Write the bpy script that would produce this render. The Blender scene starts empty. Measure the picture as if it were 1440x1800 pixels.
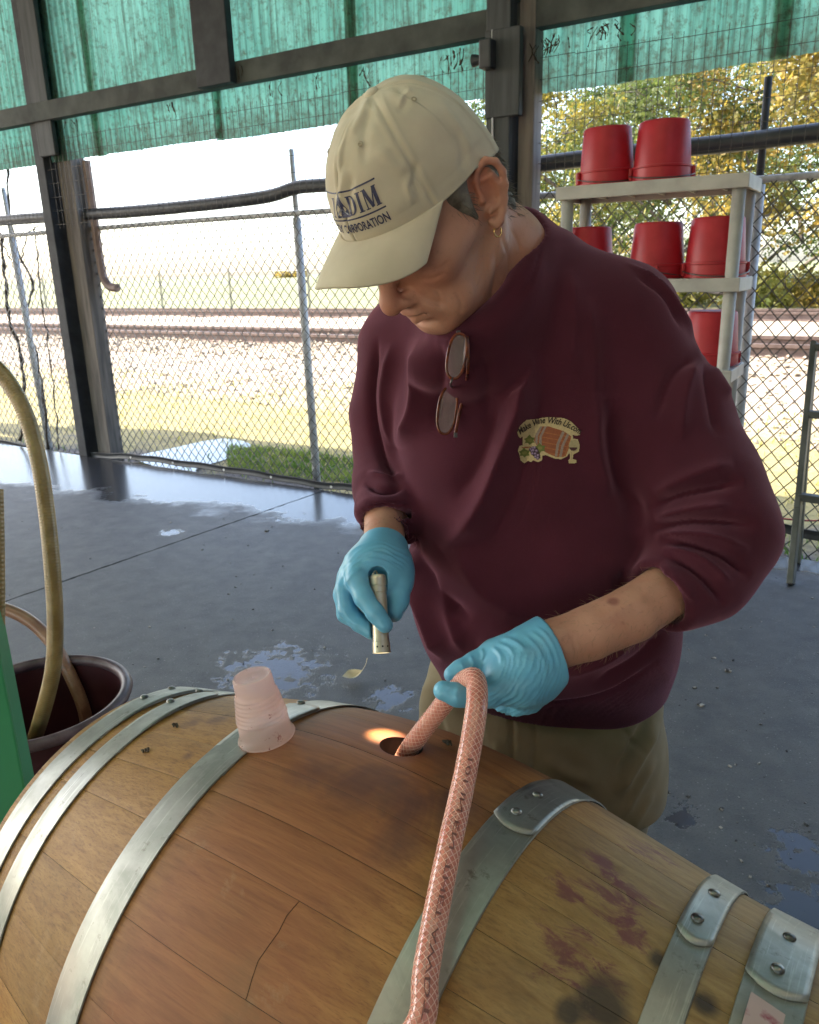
import bpy, math, random
import numpy as np
from mathutils import Vector, Matrix
from mathutils.bvhtree import BVHTree

S = bpy.context.scene
COL = S.collection
rng = np.random.default_rng(7)
random.seed(7)

# ------------------------------------------------------------------ camera
F = 1383.0
PITCH, ROLL = math.radians(17.0), math.radians(1.5)
CAM = np.array([0, 0, 1.5])
FW = np.array([0, math.cos(PITCH), -math.sin(PITCH)])
_r = np.array([1.0, 0, 0]); _u = np.array([0, math.sin(PITCH), math.cos(PITCH)])
RT = _r * math.cos(ROLL) - _u * math.sin(ROLL)
UP = _u * math.cos(ROLL) + _r * math.sin(ROLL)
cd = bpy.data.cameras.new('camera')
cam = bpy.data.objects.new('camera', cd)
COL.objects.link(cam)
cd.sensor_fit = 'HORIZONTAL'; cd.sensor_width = 36.0; cd.lens = F * 36 / 1440
cd.dof.use_dof = True; cd.dof.focus_distance = 1.0; cd.dof.aperture_fstop = 20.0
cd.clip_start = 0.05; cd.clip_end = 3000
m = Matrix.Identity(4)
for i in range(3):
    m[i][0], m[i][1], m[i][2], m[i][3] = RT[i], UP[i], -FW[i], CAM[i]
cam.matrix_world = m
S.camera = cam

# ------------------------------------------------------------------ sky, sun, exposure
SUN_EL = math.radians(44); SUN_DIR_DEG = 165.0      # compass angle (math, from +X) the sun stands at
w = bpy.data.worlds.new('World'); S.world = w; w.use_nodes = True
nt = w.node_tree; nt.nodes.clear()
sky = nt.nodes.new('ShaderNodeTexSky'); sky.sky_type = 'NISHITA'; sky.sun_disc = False
sky.sun_elevation = SUN_EL
sky.sun_rotation = math.radians(90 - SUN_DIR_DEG)
sky.air_density = 1.0; sky.dust_density = 2.5; sky.ozone_density = 1.0
bg = nt.nodes.new('ShaderNodeBackground'); bg.inputs[1].default_value = 0.15
wo = nt.nodes.new('ShaderNodeOutputWorld')
nt.links.new(sky.outputs[0], bg.inputs[0]); nt.links.new(bg.outputs[0], wo.inputs[0])
sd = bpy.data.lights.new('sun', 'SUN'); sd.energy = 3.0; sd.angle = math.radians(0.5); sd.color = (1.0, 0.93, 0.82)
sun = bpy.data.objects.new('sun', sd); COL.objects.link(sun)
_sv = Vector((math.cos(math.radians(SUN_DIR_DEG)) * math.cos(SUN_EL), math.sin(math.radians(SUN_DIR_DEG)) * math.cos(SUN_EL), math.sin(SUN_EL)))
sun.rotation_euler = _sv.to_track_quat('Z', 'Y').to_euler()
sun.location = (0, 0, 20)
S.view_settings.view_transform = 'Standard'; S.view_settings.look = 'None'
S.view_settings.exposure = 2.65; S.view_settings.gamma = 1.0
S.view_settings.use_curve_mapping = False
S.cycles.use_denoising = True
S.cycles.max_bounces = 10; S.cycles.diffuse_bounces = 5; S.cycles.transparent_max_bounces = 16
S.cycles.caustics_reflective = False; S.cycles.caustics_refractive = False
S.cycles.sample_clamp_indirect = 8.0

# ------------------------------------------------------------------ coordinate helpers
def P(x, y, d):
    return CAM + d * (FW + RT * (x - 720) / F + UP * (900 - y) / F)
def ray(x, y):
    return FW + RT * (x - 720) / F + UP * (900 - y) / F
def onz(x, y, z=0.0):
    v = ray(x, y); return CAM + v * ((z - CAM[2]) / v[2])
def proj(p):
    q = np.asarray(p, float) - CAM; d = q @ FW
    return np.stack([720 + F * (q @ RT) / d, 900 - F * (q @ UP) / d, d], -1)
WA = np.array([-2.942, 6.914, 0.0])
WT = np.array([0.8545, -0.5195, 0.0]); WN = np.array([0.5195, 0.8545, 0.0]); ZZ = np.array([0, 0, 1.0])
def W(t, n, z):
    return WA + WT * t + WN * n + ZZ * z
def onwall(x, y, n):
    v = ray(x, y); k = ((WA + WN * n - CAM) @ WN) / (v @ WN); p = CAM + v * k
    return (p - WA) @ WT, p[2]          # t, z

# ------------------------------------------------------------------ mesh helpers
class MB:
    def __init__(s): s.v = []; s.f = []; s.n = 0
    def add(s, v, f):
        v = np.asarray(v, float).reshape(-1, 3)
        s.v.append(v); k = s.n
        s.f.extend([tuple(int(i) + k for i in q) for q in f]); s.n += len(v)
        return s
    def box(s, c, ax, ay, az):      # centre and three half-axis vectors
        c, ax, ay, az = (np.asarray(q, float) for q in (c, ax, ay, az))
        v = [c + i * ax + j * ay + k * az for i in (-1, 1) for j in (-1, 1) for k in (-1, 1)]
        f = [(0, 1, 3, 2), (4, 6, 7, 5), (0, 4, 5, 1), (2, 3, 7, 6), (0, 2, 6, 4), (1, 5, 7, 3)]
        if np.dot(np.cross(ax, ay), az) < 0: f = [q[::-1] for q in f]
        return s.add(v, f)
    def bar(s, a, b, w, h, up=(0, 0, 1)):
        a, b = np.asarray(a, float), np.asarray(b, float)
        d = b - a; L = np.linalg.norm(d); d = d / L
        up = np.asarray(up, float); x = np.cross(d, up)
        if np.linalg.norm(x) < 1e-6: x = np.cross(d, (1, 0, 0))
        x /= np.linalg.norm(x); y = np.cross(x, d)
        return s.box((a + b) / 2, d * L / 2, x * w / 2, y * h / 2)
    def tube(s, pts, r, n=10, caps=True, closed=False):
        pts = np.asarray(pts, float); N = len(pts)
        r = np.broadcast_to(np.asarray(r, float), (N,))
        T = np.gradient(pts, axis=0)
        if closed: T = np.roll(pts, -1, 0) - np.roll(pts, 1, 0)
        T /= np.linalg.norm(T, axis=1)[:, None] + 1e-12
        up = np.array([0, 0, 1.0]) if abs(T[0][2]) < .9 else np.array([1.0, 0, 0])
        x = np.cross(T[0], up); x /= np.linalg.norm(x)
        an = np.linspace(0, 2 * np.pi, n, endpoint=False); V = []
        for i in range(N):
            x = x - T[i] * (x @ T[i]); x /= np.linalg.norm(x) + 1e-12
            y = np.cross(T[i], x)
            V.append(pts[i] + r[i] * (np.cos(an)[:, None] * x + np.sin(an)[:, None] * y))
        f = []
        for i in range(N if closed else N - 1):
            i2 = (i + 1) % N
            for j in range(n):
                j2 = (j + 1) % n
                f.append((i * n + j, i * n + j2, i2 * n + j2, i2 * n + j))
        if caps and not closed:
            f.append(tuple(range(n))[::-1]); f.append(tuple((N - 1) * n + j for j in range(n)))
        return s.add(np.concatenate(V), f)
    def lathe(s, o, ax, prof, n=32, x0=None, cap0=False, cap1=False):    # prof: (r, h) pairs
        o = np.asarray(o, float); ax = np.asarray(ax, float) / np.linalg.norm(ax)
        x = np.cross(ax, (0, 0, 1.0) if abs(ax[2]) < .9 else (1.0, 0, 0)) if x0 is None else np.asarray(x0, float)
        x /= np.linalg.norm(x); y = np.cross(ax, x)
        an = np.linspace(0, 2 * np.pi, n, endpoint=False)
        V = [o + ax * h + r * (np.cos(an)[:, None] * x + np.sin(an)[:, None] * y) for r, h in prof]
        f = [(i * n + j, i * n + (j + 1) % n, (i + 1) * n + (j + 1) % n, (i + 1) * n + j) for i in range(len(prof) - 1) for j in range(n)]
        if cap0: f.append(tuple(range(n))[::-1])
        if cap1: f.append(tuple((len(prof) - 1) * n + j for j in range(n)))
        return s.add(np.concatenate(V), f)
    def sheet(s, G):                # grid of points (m, n, 3)
        G = np.asarray(G, float); a, b = G.shape[:2]
        f = [(i * b + j, i * b + j + 1, (i + 1) * b + j + 1, (i + 1) * b + j) for i in range(a - 1) for j in range(b - 1)]
        return s.add(G.reshape(-1, 3), f)
    def mesh(s, name, smooth=False):
        me = bpy.data.meshes.new(name)
        me.from_pydata(np.concatenate(s.v).tolist() if s.v else [], [], s.f)
        if smooth: me.polygons.foreach_set('use_smooth', [True] * len(me.polygons))
        me.update(); return me
    def build(s, name, mat, parent=None, smooth=False, bevel=0, auto=None):
        return obj(name, s.mesh(name, smooth), mat, parent, bevel, auto)

def obj(name, me, mat, parent=None, bevel=0, auto=None):
    o = bpy.data.objects.new(name, me); COL.objects.link(o)
    if mat is not None and len(me.materials) == 0:
        me.materials.append(mat)
    if parent is not None:
        o.parent = parent
        if parent.get('_w'): o.matrix_parent_inverse = parent.matrix_basis.inverted()
    if bevel:
        b = o.modifiers.new('bevel', 'BEVEL'); b.width = bevel; b.segments = 2; b.limit_method = 'ANGLE'; b.angle_limit = math.radians(35)
    if auto is not None:
        me.polygons.foreach_set('use_smooth', [True] * len(me.polygons))
        me.set_sharp_from_angle(angle=math.radians(auto))
    return o
def tag(o, label=None, cat=None, group=None, kind=None):
    if label: o['label'] = label
    if cat: o['category'] = cat
    if group: o['group'] = group
    if kind: o['kind'] = kind
    return o
def empty(name, loc, label, cat, group=None, rot=None):   # children built in world coordinates
    o = bpy.data.objects.new(name, None); COL.objects.link(o)
    o.location = Vector(loc)
    if rot is not None: o.rotation_euler = rot
    o.empty_display_size = .1
    o['_w'] = 1
    return tag(o, label, cat, group)
def thing_l(name, mw, label, cat, group=None):            # children built in local coordinates
    o = bpy.data.objects.new(name, None); COL.objects.link(o); o.matrix_basis = mw
    return tag(o, label, cat, group)
def kids(o): return [c for c in bpy.data.objects if c.parent == o]
def copy_tree(o, loc=None, rotz=None, label=None):
    c = o.copy(); COL.objects.link(c)
    if loc is not None: c.location = Vector(loc)
    if rotz is not None: c.rotation_euler = (0, 0, rotz)
    if label: c['label'] = label
    for k in kids(o):
        k2 = k.copy(); COL.objects.link(k2); k2.parent = c
        for g in kids(k):
            g2 = g.copy(); COL.objects.link(g2); g2.parent = k2
    return c
def spline(pts, n=60):
    p = np.asarray(pts, float); k = len(p)
    d = np.r_[0, np.cumsum(np.linalg.norm(np.diff(p[:, :3], axis=0), axis=1) ** .5)]
    m_ = np.gradient(p, d, axis=0)
    t = np.linspace(0, d[-1], n); i = np.clip(np.searchsorted(d, t, 'right') - 1, 0, k - 2)
    h = (d[i + 1] - d[i])[:, None]; s = ((t - d[i]) / (d[i + 1] - d[i]))[:, None]
    return (2 * s**3 - 3 * s**2 + 1) * p[i] + (s**3 - 2 * s**2 + s) * h * m_[i] + (-2 * s**3 + 3 * s**2) * p[i + 1] + (s**3 - s**2) * h * m_[i + 1]

# ------------------------------------------------------------------ materials
class NT:
    def __init__(s, name):
        s.m = bpy.data.materials.new(name); s.m.use_nodes = True; s.t = s.m.node_tree; s.t.nodes.clear()
        s.out = s.n('ShaderNodeOutputMaterial')
    def n(s, ty, **kw):
        q = s.t.nodes.new(ty)
        for k, v in kw.items(): setattr(q, k, v)
        return q
    def l(s, a, b): s.t.links.new(a, b)
    def co(s, scale=(1, 1, 1), kind='Object', loc=(0, 0, 0), rot=(0, 0, 0)):
        c = s.n('ShaderNodeTexCoord'); mp = s.n('ShaderNodeMapping')
        mp.inputs['Scale'].default_value = scale; mp.inputs['Location'].default_value = loc; mp.inputs['Rotation'].default_value = rot
        s.l(c.outputs[kind], mp.inputs[0]); return mp.outputs[0]
    def noise(s, vec, scale, detail=4, rough=.55, dist=0):
        q = s.n('ShaderNodeTexNoise'); q.inputs['Scale'].default_value = scale; q.inputs['Detail'].default_value = detail
        q.inputs['Roughness'].default_value = rough; q.inputs['Distortion'].default_value = dist
        s.l(vec, q.inputs['Vector']); return q.outputs['Fac']
    def ramp(s, fac, a, b, ca=(0, 0, 0), cb=(1, 1, 1)):
        q = s.n('ShaderNodeValToRGB'); e = q.color_ramp.elements
        e[0].position = a; e[1].position = b; e[0].color = (*ca, 1) if len(ca) == 3 else ca; e[1].color = (*cb, 1) if len(cb) == 3 else cb
        s.l(fac, q.inputs[0]); return q.outputs[0]
    def mix(s, fac, a, b, mode='MIX'):
        q = s.n('ShaderNodeMix', data_type='RGBA', blend_type=mode)
        for i, x in ((0, fac), (6, a), (7, b)):
            if hasattr(x, 'is_linked'): s.l(x, q.inputs[i])
            elif i == 0: q.inputs[0].default_value = x
            else: q.inputs[i].default_value = (*x, 1)
        return q.outputs[2]
    def math(s, op, a, b=None, c=None, clamp=False):
        q = s.n('ShaderNodeMath', operation=op, use_clamp=clamp)
        for i, x in enumerate((a, b, c)):
            if x is None: continue
            if hasattr(x, 'is_linked'): s.l(x, q.inputs[i])
            else: q.inputs[i].default_value = x
        return q.outputs[0]
    def near(s, vec, p, rad):        # 1 at p falling to 0 at distance rad (a patch with a place of its own)
        q = s.n('ShaderNodeVectorMath', operation='DISTANCE'); s.l(vec, q.inputs[0]); q.inputs[1].default_value = p
        return s.math('SUBTRACT', 1.0, s.math('DIVIDE', q.outputs['Value'], rad), clamp=True)
    def bsdf(s, base, rough=.6, metal=0, bump=None, bstr=.2, bdist=.002, **kw):
        q = s.n('ShaderNodeBsdfPrincipled')
        for key, x in (('Base Color', base), ('Roughness', rough), ('Metallic', metal)):
            if hasattr(x, 'is_linked'): s.l(x, q.inputs[key])
            else: q.inputs[key].default_value = (*x, 1) if key == 'Base Color' else x
        for k, x in kw.items():
            k = k.replace('_', ' ')
            if hasattr(x, 'is_linked'): s.l(x, q.inputs[k])
            else: q.inputs[k].default_value = x
        if bump is not None:
            b = s.n('ShaderNodeBump'); b.inputs['Strength'].default_value = bstr; b.inputs['Distance'].default_value = bdist
            s.l(bump, b.inputs['Height']); s.l(b.outputs[0], q.inputs['Normal'])
        return q.outputs[0]
    def done(s, shader):
        s.l(shader, s.out.inputs['Surface']); return s.m

def simple(name, c1, c2=None, scale=8, rough=.6, metal=0, lo=.35, hi=.65, bscale=None, bstr=.2, bdist=.002, vs=(1, 1, 1), kind='Object', **kw):
    t = NT(name); v = t.co(vs, kind)
    base = c1 if c2 is None else t.ramp(t.noise(v, scale), lo, hi, c1, c2)
    b = t.noise(v, bscale, 3) if bscale else None
    return t.done(t.bsdf(base, rough, metal, b, bstr, bdist, **kw))

M = {}
M['steel_dark'] = simple('steel_dark', (.016, .018, .024), (.034, .037, .044), 9, .75, 0, bscale=60)
M['timber'] = simple('timber_grey', (.10, .088, .084), (.19, .165, .15), 4, .8, vs=(6, 6, .6), bscale=30, bdist=.004)
M['timber_dark'] = simple('timber_dark', (.022, .026, .03), (.05, .055, .06), 4, .7, vs=(6, 6, .6), bscale=30, bdist=.004)
M['girt'] = simple('girt', (.03, .035, .035), (.07, .08, .075), 5, .8, bscale=30)
M['galv'] = simple('galvanised', (.36, .365, .38), (.52, .53, .55), 30, .6, .15, bscale=120, bstr=.1)
M['wire'] = simple('fence_wire', (.06, .06, .062), (.13, .13, .13), 20, .55, .4)
M['black_plastic'] = simple('black_plastic', (.012, .014, .018), (.035, .038, .045), 6, .5, bscale=30)
M['vine'] = simple('dead_vine', (.03, .022, .015), (.08, .06, .04), 12, .9)
M['white'] = simple('white_eyelet', (.7, .7, .7))
M['downspout'] = simple('downspout', (.2, .13, .11), (.28, .2, .18), 6, .55)

# =================================================================== SETTING
# ---- corrugated fibreglass panels
def fibre(name, c_lo, c_hi):
    t = NT(name)
    v = t.co((1, 1, 1)); vs = t.co((14, 14, .5))
    streak = t.noise(vs, 3.0, 5, .65); spots = t.noise(v, 26, 5, .7); big = t.noise(v, 1.6, 3)
    c = t.ramp(big, .3, .7, c_lo, c_hi)
    c = t.mix(t.math('MULTIPLY', t.ramp(streak, .46, .70), .8), c, (.06, .07, .045))
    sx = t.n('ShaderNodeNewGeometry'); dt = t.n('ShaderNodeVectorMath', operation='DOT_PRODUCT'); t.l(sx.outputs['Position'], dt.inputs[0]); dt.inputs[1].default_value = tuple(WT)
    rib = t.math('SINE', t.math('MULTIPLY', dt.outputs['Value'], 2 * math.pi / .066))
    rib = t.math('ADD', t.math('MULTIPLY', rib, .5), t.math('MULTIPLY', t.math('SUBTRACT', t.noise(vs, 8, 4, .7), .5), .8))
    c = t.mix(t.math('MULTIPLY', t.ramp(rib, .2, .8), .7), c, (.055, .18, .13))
    c = t.mix(t.math('MULTIPLY', t.ramp(spots, .50, .70), .75), c, (.08, .07, .04))
    mot = t.noise(v, 5.5, 6, .7)
    c = t.mix(t.math('MULTIPLY', t.ramp(mot, .5, .72), .65), c, (.07, .075, .05))
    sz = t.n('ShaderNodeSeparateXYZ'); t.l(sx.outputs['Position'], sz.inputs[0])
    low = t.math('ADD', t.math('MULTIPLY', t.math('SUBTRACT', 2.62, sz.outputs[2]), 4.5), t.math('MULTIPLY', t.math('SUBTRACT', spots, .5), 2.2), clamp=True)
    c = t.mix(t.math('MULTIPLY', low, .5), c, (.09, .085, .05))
    df = t.bsdf(c, .45)
    tr = t.n('ShaderNodeBsdfTranslucent'); t.l(c, tr.inputs[0])
    mx = t.n('ShaderNodeMixShader'); mx.inputs[0].default_value = .72
    t.l(df, mx.inputs[1]); t.l(tr.outputs[0], mx.inputs[2])
    return t.done(mx.outputs[0])
M['fibre_warm_fill'] = None
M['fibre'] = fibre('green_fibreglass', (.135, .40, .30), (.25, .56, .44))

M['fibre_warm_fill'] = fibre('warm_fill_fibreglass', (.56, .44, .26), (.74, .62, .42))  # cream sheet for unseen roof skylights, added as warm top fill
def corr_panel(name, p0, along, upv, wid, hei, nrm, mat, parent, pitch=.066, amp=.0085, ss=6, edge_noise=0.0):
    n = int(wid / pitch * ss) + 1
    u = np.linspace(0, wid, n); rows = np.linspace(0, 1, 5)
    G = np.zeros((len(rows), n, 3))
    jag = np.cumsum(rng.normal(size=n)) ; jag = (jag - np.linspace(jag[0], jag[-1], n)); jag = edge_noise * jag / (np.abs(jag).max() + 1e-6)
    for k, h in enumerate(rows):
        z = h * hei
        G[k] = p0 + u[:, None] * along + (z + (jag * (1 - h) ** 4))[:, None] * upv + (amp * np.cos(2 * np.pi * u / pitch))[:, None] * nrm
    return MB().sheet(G).build(name, mat, parent, smooth=True)

shed = empty('open_shed', W(0, 0, 0), 'open sided timber shed with green corrugated translucent upper walls behind and around the man', 'shed')
EAVE = 4.3; BOT = 2.41
seams = [onwall(x, 120, .06)[0] for x in (150, 372, 615, 872, 1365)]
edges = [-6.6, -5.0, -3.4, -1.4] + [seams[0], seams[1], seams[2], seams[3], (seams[3] + seams[4]) / 2 - .0, seams[4], seams[4] + 1.0, seams[4] + 2.2, seams[4] + 3.4]
for i in range(len(edges) - 1):
    a, b = edges[i] - .045, edges[i + 1] + .045
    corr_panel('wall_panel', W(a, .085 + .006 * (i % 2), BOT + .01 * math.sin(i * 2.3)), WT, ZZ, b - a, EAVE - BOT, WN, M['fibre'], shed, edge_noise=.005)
# dark outside strips over some of the seams
M['strip'] = fibre('green_strip', (.30, .72, .50), (.40, .80, .60))
for s_ in (seams[0], seams[2], seams[4]):
    MB().sheet([[W(s_ + q, .112 + .004 * abs(q) / .045, z) for q in (-.05, -.02, .02, .05)] for z in (BOT + .004, 3.0, EAVE)]).build('seam_strip', M['strip'], shed)
# girts
zg = 2.765
MB().box(W(2.0, .015, zg), WT * 8.3, WN * .04, ZZ * .066).build('girt', M['girt'], shed, bevel=.004)
MB().box(W(2.0, .015, 3.75), WT * 8.3, WN * .04, ZZ * .066).build('girt', M['girt'], shed, bevel=.004)
# posts
tl = onwall(140, 790, -.05)[0]
def post(t, n, wt, wn, z0, z1, mat, name='post'):
    return MB().box(W(t, n, (z0 + z1) / 2), WT * wt / 2, WN * wn / 2, ZZ * (z1 - z0) / 2).build(name, mat, shed, bevel=.006)
post(.02, .10, .11, .16, -.1, EAVE, M['steel_dark'])
post(.20, .18, .17, .14, -.1, EAVE, M['timber'])
post(.16, .02, .20, .04, 2.45, EAVE, M['timber_dark'])
tc = onwall(898, 250, 0)[0]
post(tc - .03, -.02, .14, .18, -.1, EAVE, M['timber_dark'])
post(tc + .10, .03, .09, .12, -.1, EAVE, M['timber'])
post(tc + .0, -.10, .20, .05, 2.28, 2.70, M['timber_dark'], 'post_block')
post(tc + .0, -.10, .24, .05, 2.86, EAVE, M['timber_dark'], 'post_block')
td = onwall(375, 60, -.05)[0]
post(td, -.06, .30, .06, 2.70, EAVE, M['steel_dark'], 'hanging_board')
for t_ in (-4.4, 8.6): post(t_, 0, .2, .2, -.1, EAVE, M['timber_dark'])
# downspout on the far side of the left post
pts = [W(.34, .22, 2.42), W(.345, .22, 2.0), W(.35, .22, 1.62), W(.37, .22, 1.50), W(.43, .22, 1.44), W(.52, .22, 1.43)]
MB().tube(spline(pts, 26), .035, 8).build('downspout', M['downspout'], shed, auto=40)
# the roof and the walls behind the camera
M['roof'] = simple('roof_underside', (.06, .055, .05), (.11, .10, .09), 3, .8)
DEP = -10.6
roof = MB()
NR = 12
for i in range(NR):
    t0, t1 = -6.6 + i * 16.0 / NR, -6.6 + (i + 1) * 16.0 / NR
    rows = [(.35, EAVE), (-2.5, EAVE + .67), (DEP / 2, EAVE + 1.3), (-8.0, EAVE + .67), (DEP - .35, EAVE)]
    for k in range(4):
        (n0, z0), (n1, z1) = rows[k], rows[k + 1]
        lit = {(8, 1): 'fibre', (10, 1): 'fibre_warm_fill', (6, 2): 'fibre_warm_fill', (8, 2): 'fibre_warm_fill', (4, 2): 'fibre_warm_fill', (3, 2): 'fibre'}.get((i, k))  # unseen skylights: cream added for warm top fill, green placed for hoop reflections
        q = [W(t0, n0, z0), W(t1 + .06, n0, z0), W(t1 + .06, n1, z1), W(t0, n1, z1)]
        MB().add([p + ZZ * (.004 * (i % 2)) for p in q], [(0, 1, 2, 3)]).build('unseen_skylight_panel' if lit else 'roof_panel', M[lit or 'roof'], shed)
for t0, t1 in ((-6.6, -3.4), (-3.4, 0), (0, 3.0), (3.0, 6), (6, 9.4)):
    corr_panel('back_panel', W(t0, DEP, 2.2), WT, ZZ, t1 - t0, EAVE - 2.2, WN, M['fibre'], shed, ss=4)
M['block'] = simple('end_wall', (.22, .21, .2), (.3, .29, .27), 3, .8)
MB().box(W(9.5, DEP / 2, 2.2), WT * .05, WN * (-DEP / 2), ZZ * 2.4).build('end_wall', M['block'], shed)
for t_ in (-6.4, -1.2, 4.2, 9.3): post(t_, DEP, .2, .2, 0, EAVE, M['timber_dark'])
# thin lamp box and wires on the column
jb = empty('junction_box', W(tc - .1, -.18, 2.55), 'small dark fixture with dangling wire on the column behind the cap', 'fixture')
MB().box(W(tc - .07, -.155, 2.58), WT * .035, WN * .04, ZZ * .07).build('housing', M['black_plastic'], jb, bevel=.01)
MB().lathe(W(tc - .105, -.165, 2.56), -WT, [(.02, 0), (.03, .03), (.032, .045), (.028, .047)], 16, cap0=True, cap1=True).build('lamp_head', M['black_plastic'], jb, auto=40)
c1 = [P(858, 105, 5.05), P(885, 150, 5.02), P(915, 185, 5.0), P(925, 215, 5.0), P(910, 250, 5.0), P(890, 275, 5.0), P(888, 330, 5.0), P(890, 380, 5.0)]
MB().tube(spline(c1, 50), .004, 6).build('wire', M['black_plastic'], jb, smooth=True)
MB().tube([W(tc - .06, -.12, 2.7), W(tc - .055, -.118, 2.2), W(tc - .05, -.12, 1.5)], .006, 6).build('wire', M['galv'], jb, smooth=True)

# ---- floor
def floor_mat():
    t = NT('concrete')
    v = t.co()
    fine = t.noise(v, 170, 4, .7); mid = t.noise(v, 9, 6, .6); big = t.noise(v, 1.1, 4)
    vo = t.n('ShaderNodeTexVoronoi'); vo.inputs['Scale'].default_value = 95; t.l(v, vo.inputs['Vector'])
    peb = t.ramp(vo.outputs['Distance'], .0, .30, (1, 1, 1), (0, 0, 0))
    wn = t.n('ShaderNodeTexWhiteNoise'); t.l(vo.outputs['Position'], wn.inputs['Vector'])
    sel = t.ramp(wn.outputs['Value'], .80, .9)
    c = t.ramp(mid, .3, .7, (.046, .046, .047), (.104, .101, .098))
    c = t.mix(t.math('MULTIPLY', t.ramp(big, .35, .7), .5), c, (.080, .078, .078))
    c = t.mix(t.math('MULTIPLY', t.math('MULTIPLY', peb, sel), .8), c, (.30, .29, .27))
    c = t.mix(t.ramp(fine, .56, .70), c, (.028, .028, .03))
    st1 = t.noise(v, 2.6, 7, .72, .8); c = t.mix(t.math('MULTIPLY', t.ramp(st1, .52, .66), .45), c, (.030, .030, .034))
    st3 = t.noise(v, 5.2, 6, .7, 1.5); c = t.mix(t.math('MULTIPLY', t.ramp(st3, .60, .70), .35), c, (.15, .145, .14))
    # wet band along the open side: signed distance from the slab edge, ragged by noise
    g = t.n('ShaderNodeNewGeometry')
    d1 = t.n('ShaderNodeVectorMath', operation='DOT_PRODUCT'); t.l(g.outputs['Position'], d1.inputs[0]); d1.inputs[1].default_value = tuple(WN)
    n_ = t.math('SUBTRACT', d1.outputs['Value'], float(WA @ WN))        # 0 at edge, negative inside
    d2 = t.n('ShaderNodeVectorMath', operation='DOT_PRODUCT'); t.l(g.outputs['Position'], d2.inputs[0]); d2.inputs[1].default_value = tuple(WT)
    t_ = t.math('SUBTRACT', d2.outputs['Value'], float(WA @ WT))
    rag = t.noise(v, 3.2, 5, .65)
    lim = t.math('ADD', n_, t.math('MULTIPLY', t.math('SUBTRACT', rag, .5), 1.1))
    lim = t.math('SUBTRACT', lim, t.math('MULTIPLY', t_, .12))
    band = t.ramp(t.math('ADD', t.math('MULTIPLY', lim, .5), 1.0), .44, .56)
    wet = band
    pr = t.noise(v, 17, 5, .7)
    for (x, y, r_) in ((480, 1180, .40), (690, 1225, .17), (300, 935, .14), (520, 905, .25), (300, 875, .25), (1415, 1500, .17), (1425, 1610, .24), (1200, 1430, .10)):
        p = onz(x, y)
        k = t.near(g.outputs['Position'], tuple(p), r_)
        k = t.math('ADD', k, t.math('MULTIPLY', t.math('SUBTRACT', pr, .5), 2.4))
        wet = t.math('MAXIMUM', wet, t.ramp(k, .46, .62))
    cw = t.mix(wet, c, (.035, .036, .04))
    rw = t.math('ADD', t.math('MULTIPLY', t.ramp(fine, .35, .65), .12), .14)
    rd = t.math('ADD', t.math('MULTIPLY', fine, .2), .5)
    rr = t.n('ShaderNodeMix', data_type='FLOAT'); t.l(wet, rr.inputs[0]); t.l(rd, rr.inputs[2]); t.l(rw, rr.inputs[3])
    hb = t.math('ADD', t.math('MULTIPLY', fine, .5), t.math('ADD', t.math('MULTIPLY', mid, .6), t.math('MULTIPLY', peb, .25)))
    hb = t.math('MULTIPLY', hb, t.math('SUBTRACT', 1.0, t.math('MULTIPLY', wet, .97)))
    return t.done(t.bsdf(cw, rr.outputs[0], 0, hb, .8, .006))
M['floor'] = floor_mat()
M['edge_white'] = simple('slab_edge', (.45, .44, .42), (.6, .6, .58), 8, .7)
# two slabs either side of the saw joint that runs from (10,1060) to (555,866) in the picture
ja, jb_ = onz(10, 1057), onz(560, 866)
jd = (jb_ - ja)[:2]; jd /= np.linalg.norm(jd); jn = np.array([-jd[1], jd[0]])
big = 14.0
fl = bpy.data.objects.new('floor', None)
def slab(side, name):
    # clip the shed footprint against the joint line
    foot = [W(-6.6, 0, 0), W(9.5, 0, 0), W(9.5, DEP, 0), W(-6.6, DEP, 0)]
    poly = [p[:2] for p in foot]; out = []
    f_ = lambda p: side * ((p - ja[:2]) @ jn) - .006
    for i in range(len(poly)):
        a, b = poly[i], poly[(i + 1) % len(poly)]; fa, fb = f_(a), f_(b)
        if fa >= 0: out.append(a)
        if fa * fb < 0: out.append(a + (b - a) * fa / (fa - fb))
    k = len(out)
    # ragged joint edge: subdivide the edges that lie on the joint
    P2 = []
    for i in range(k):
        a, b = out[i], out[(i + 1) % k]
        P2.append(a)
        if abs(f_(a)) < 1e-6 and abs(f_(b)) < 1e-6:
            L = np.linalg.norm(b - a); m_ = int(L / .05)
            for j in range(1, m_):
                P2.append(a + (b - a) * j / m_ + jn * rng.normal() * .0022)
    k = len(P2)
    v = [(p[0], p[1], 0) for p in P2] + [(p[0], p[1], -.14) for p in P2]
    f = [tuple(range(k)), tuple(range(2 * k - 1, k - 1, -1))] + [(i, i + k, (i + 1) % k + k, (i + 1) % k) for i in range(k)]
    me = MB().add(v, f).mesh(name)
    o = obj(name, me, M['floor']); me.polygons.foreach_set('use_smooth', [False] * len(me.polygons))
    return o
tag(slab(1, 'concrete_floor'), 'dark concrete slab, wet and shining along the open side', kind='structure')
tag(slab(-1, 'concrete_floor'), 'dark dry concrete slab around the barrel', kind='structure')

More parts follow.
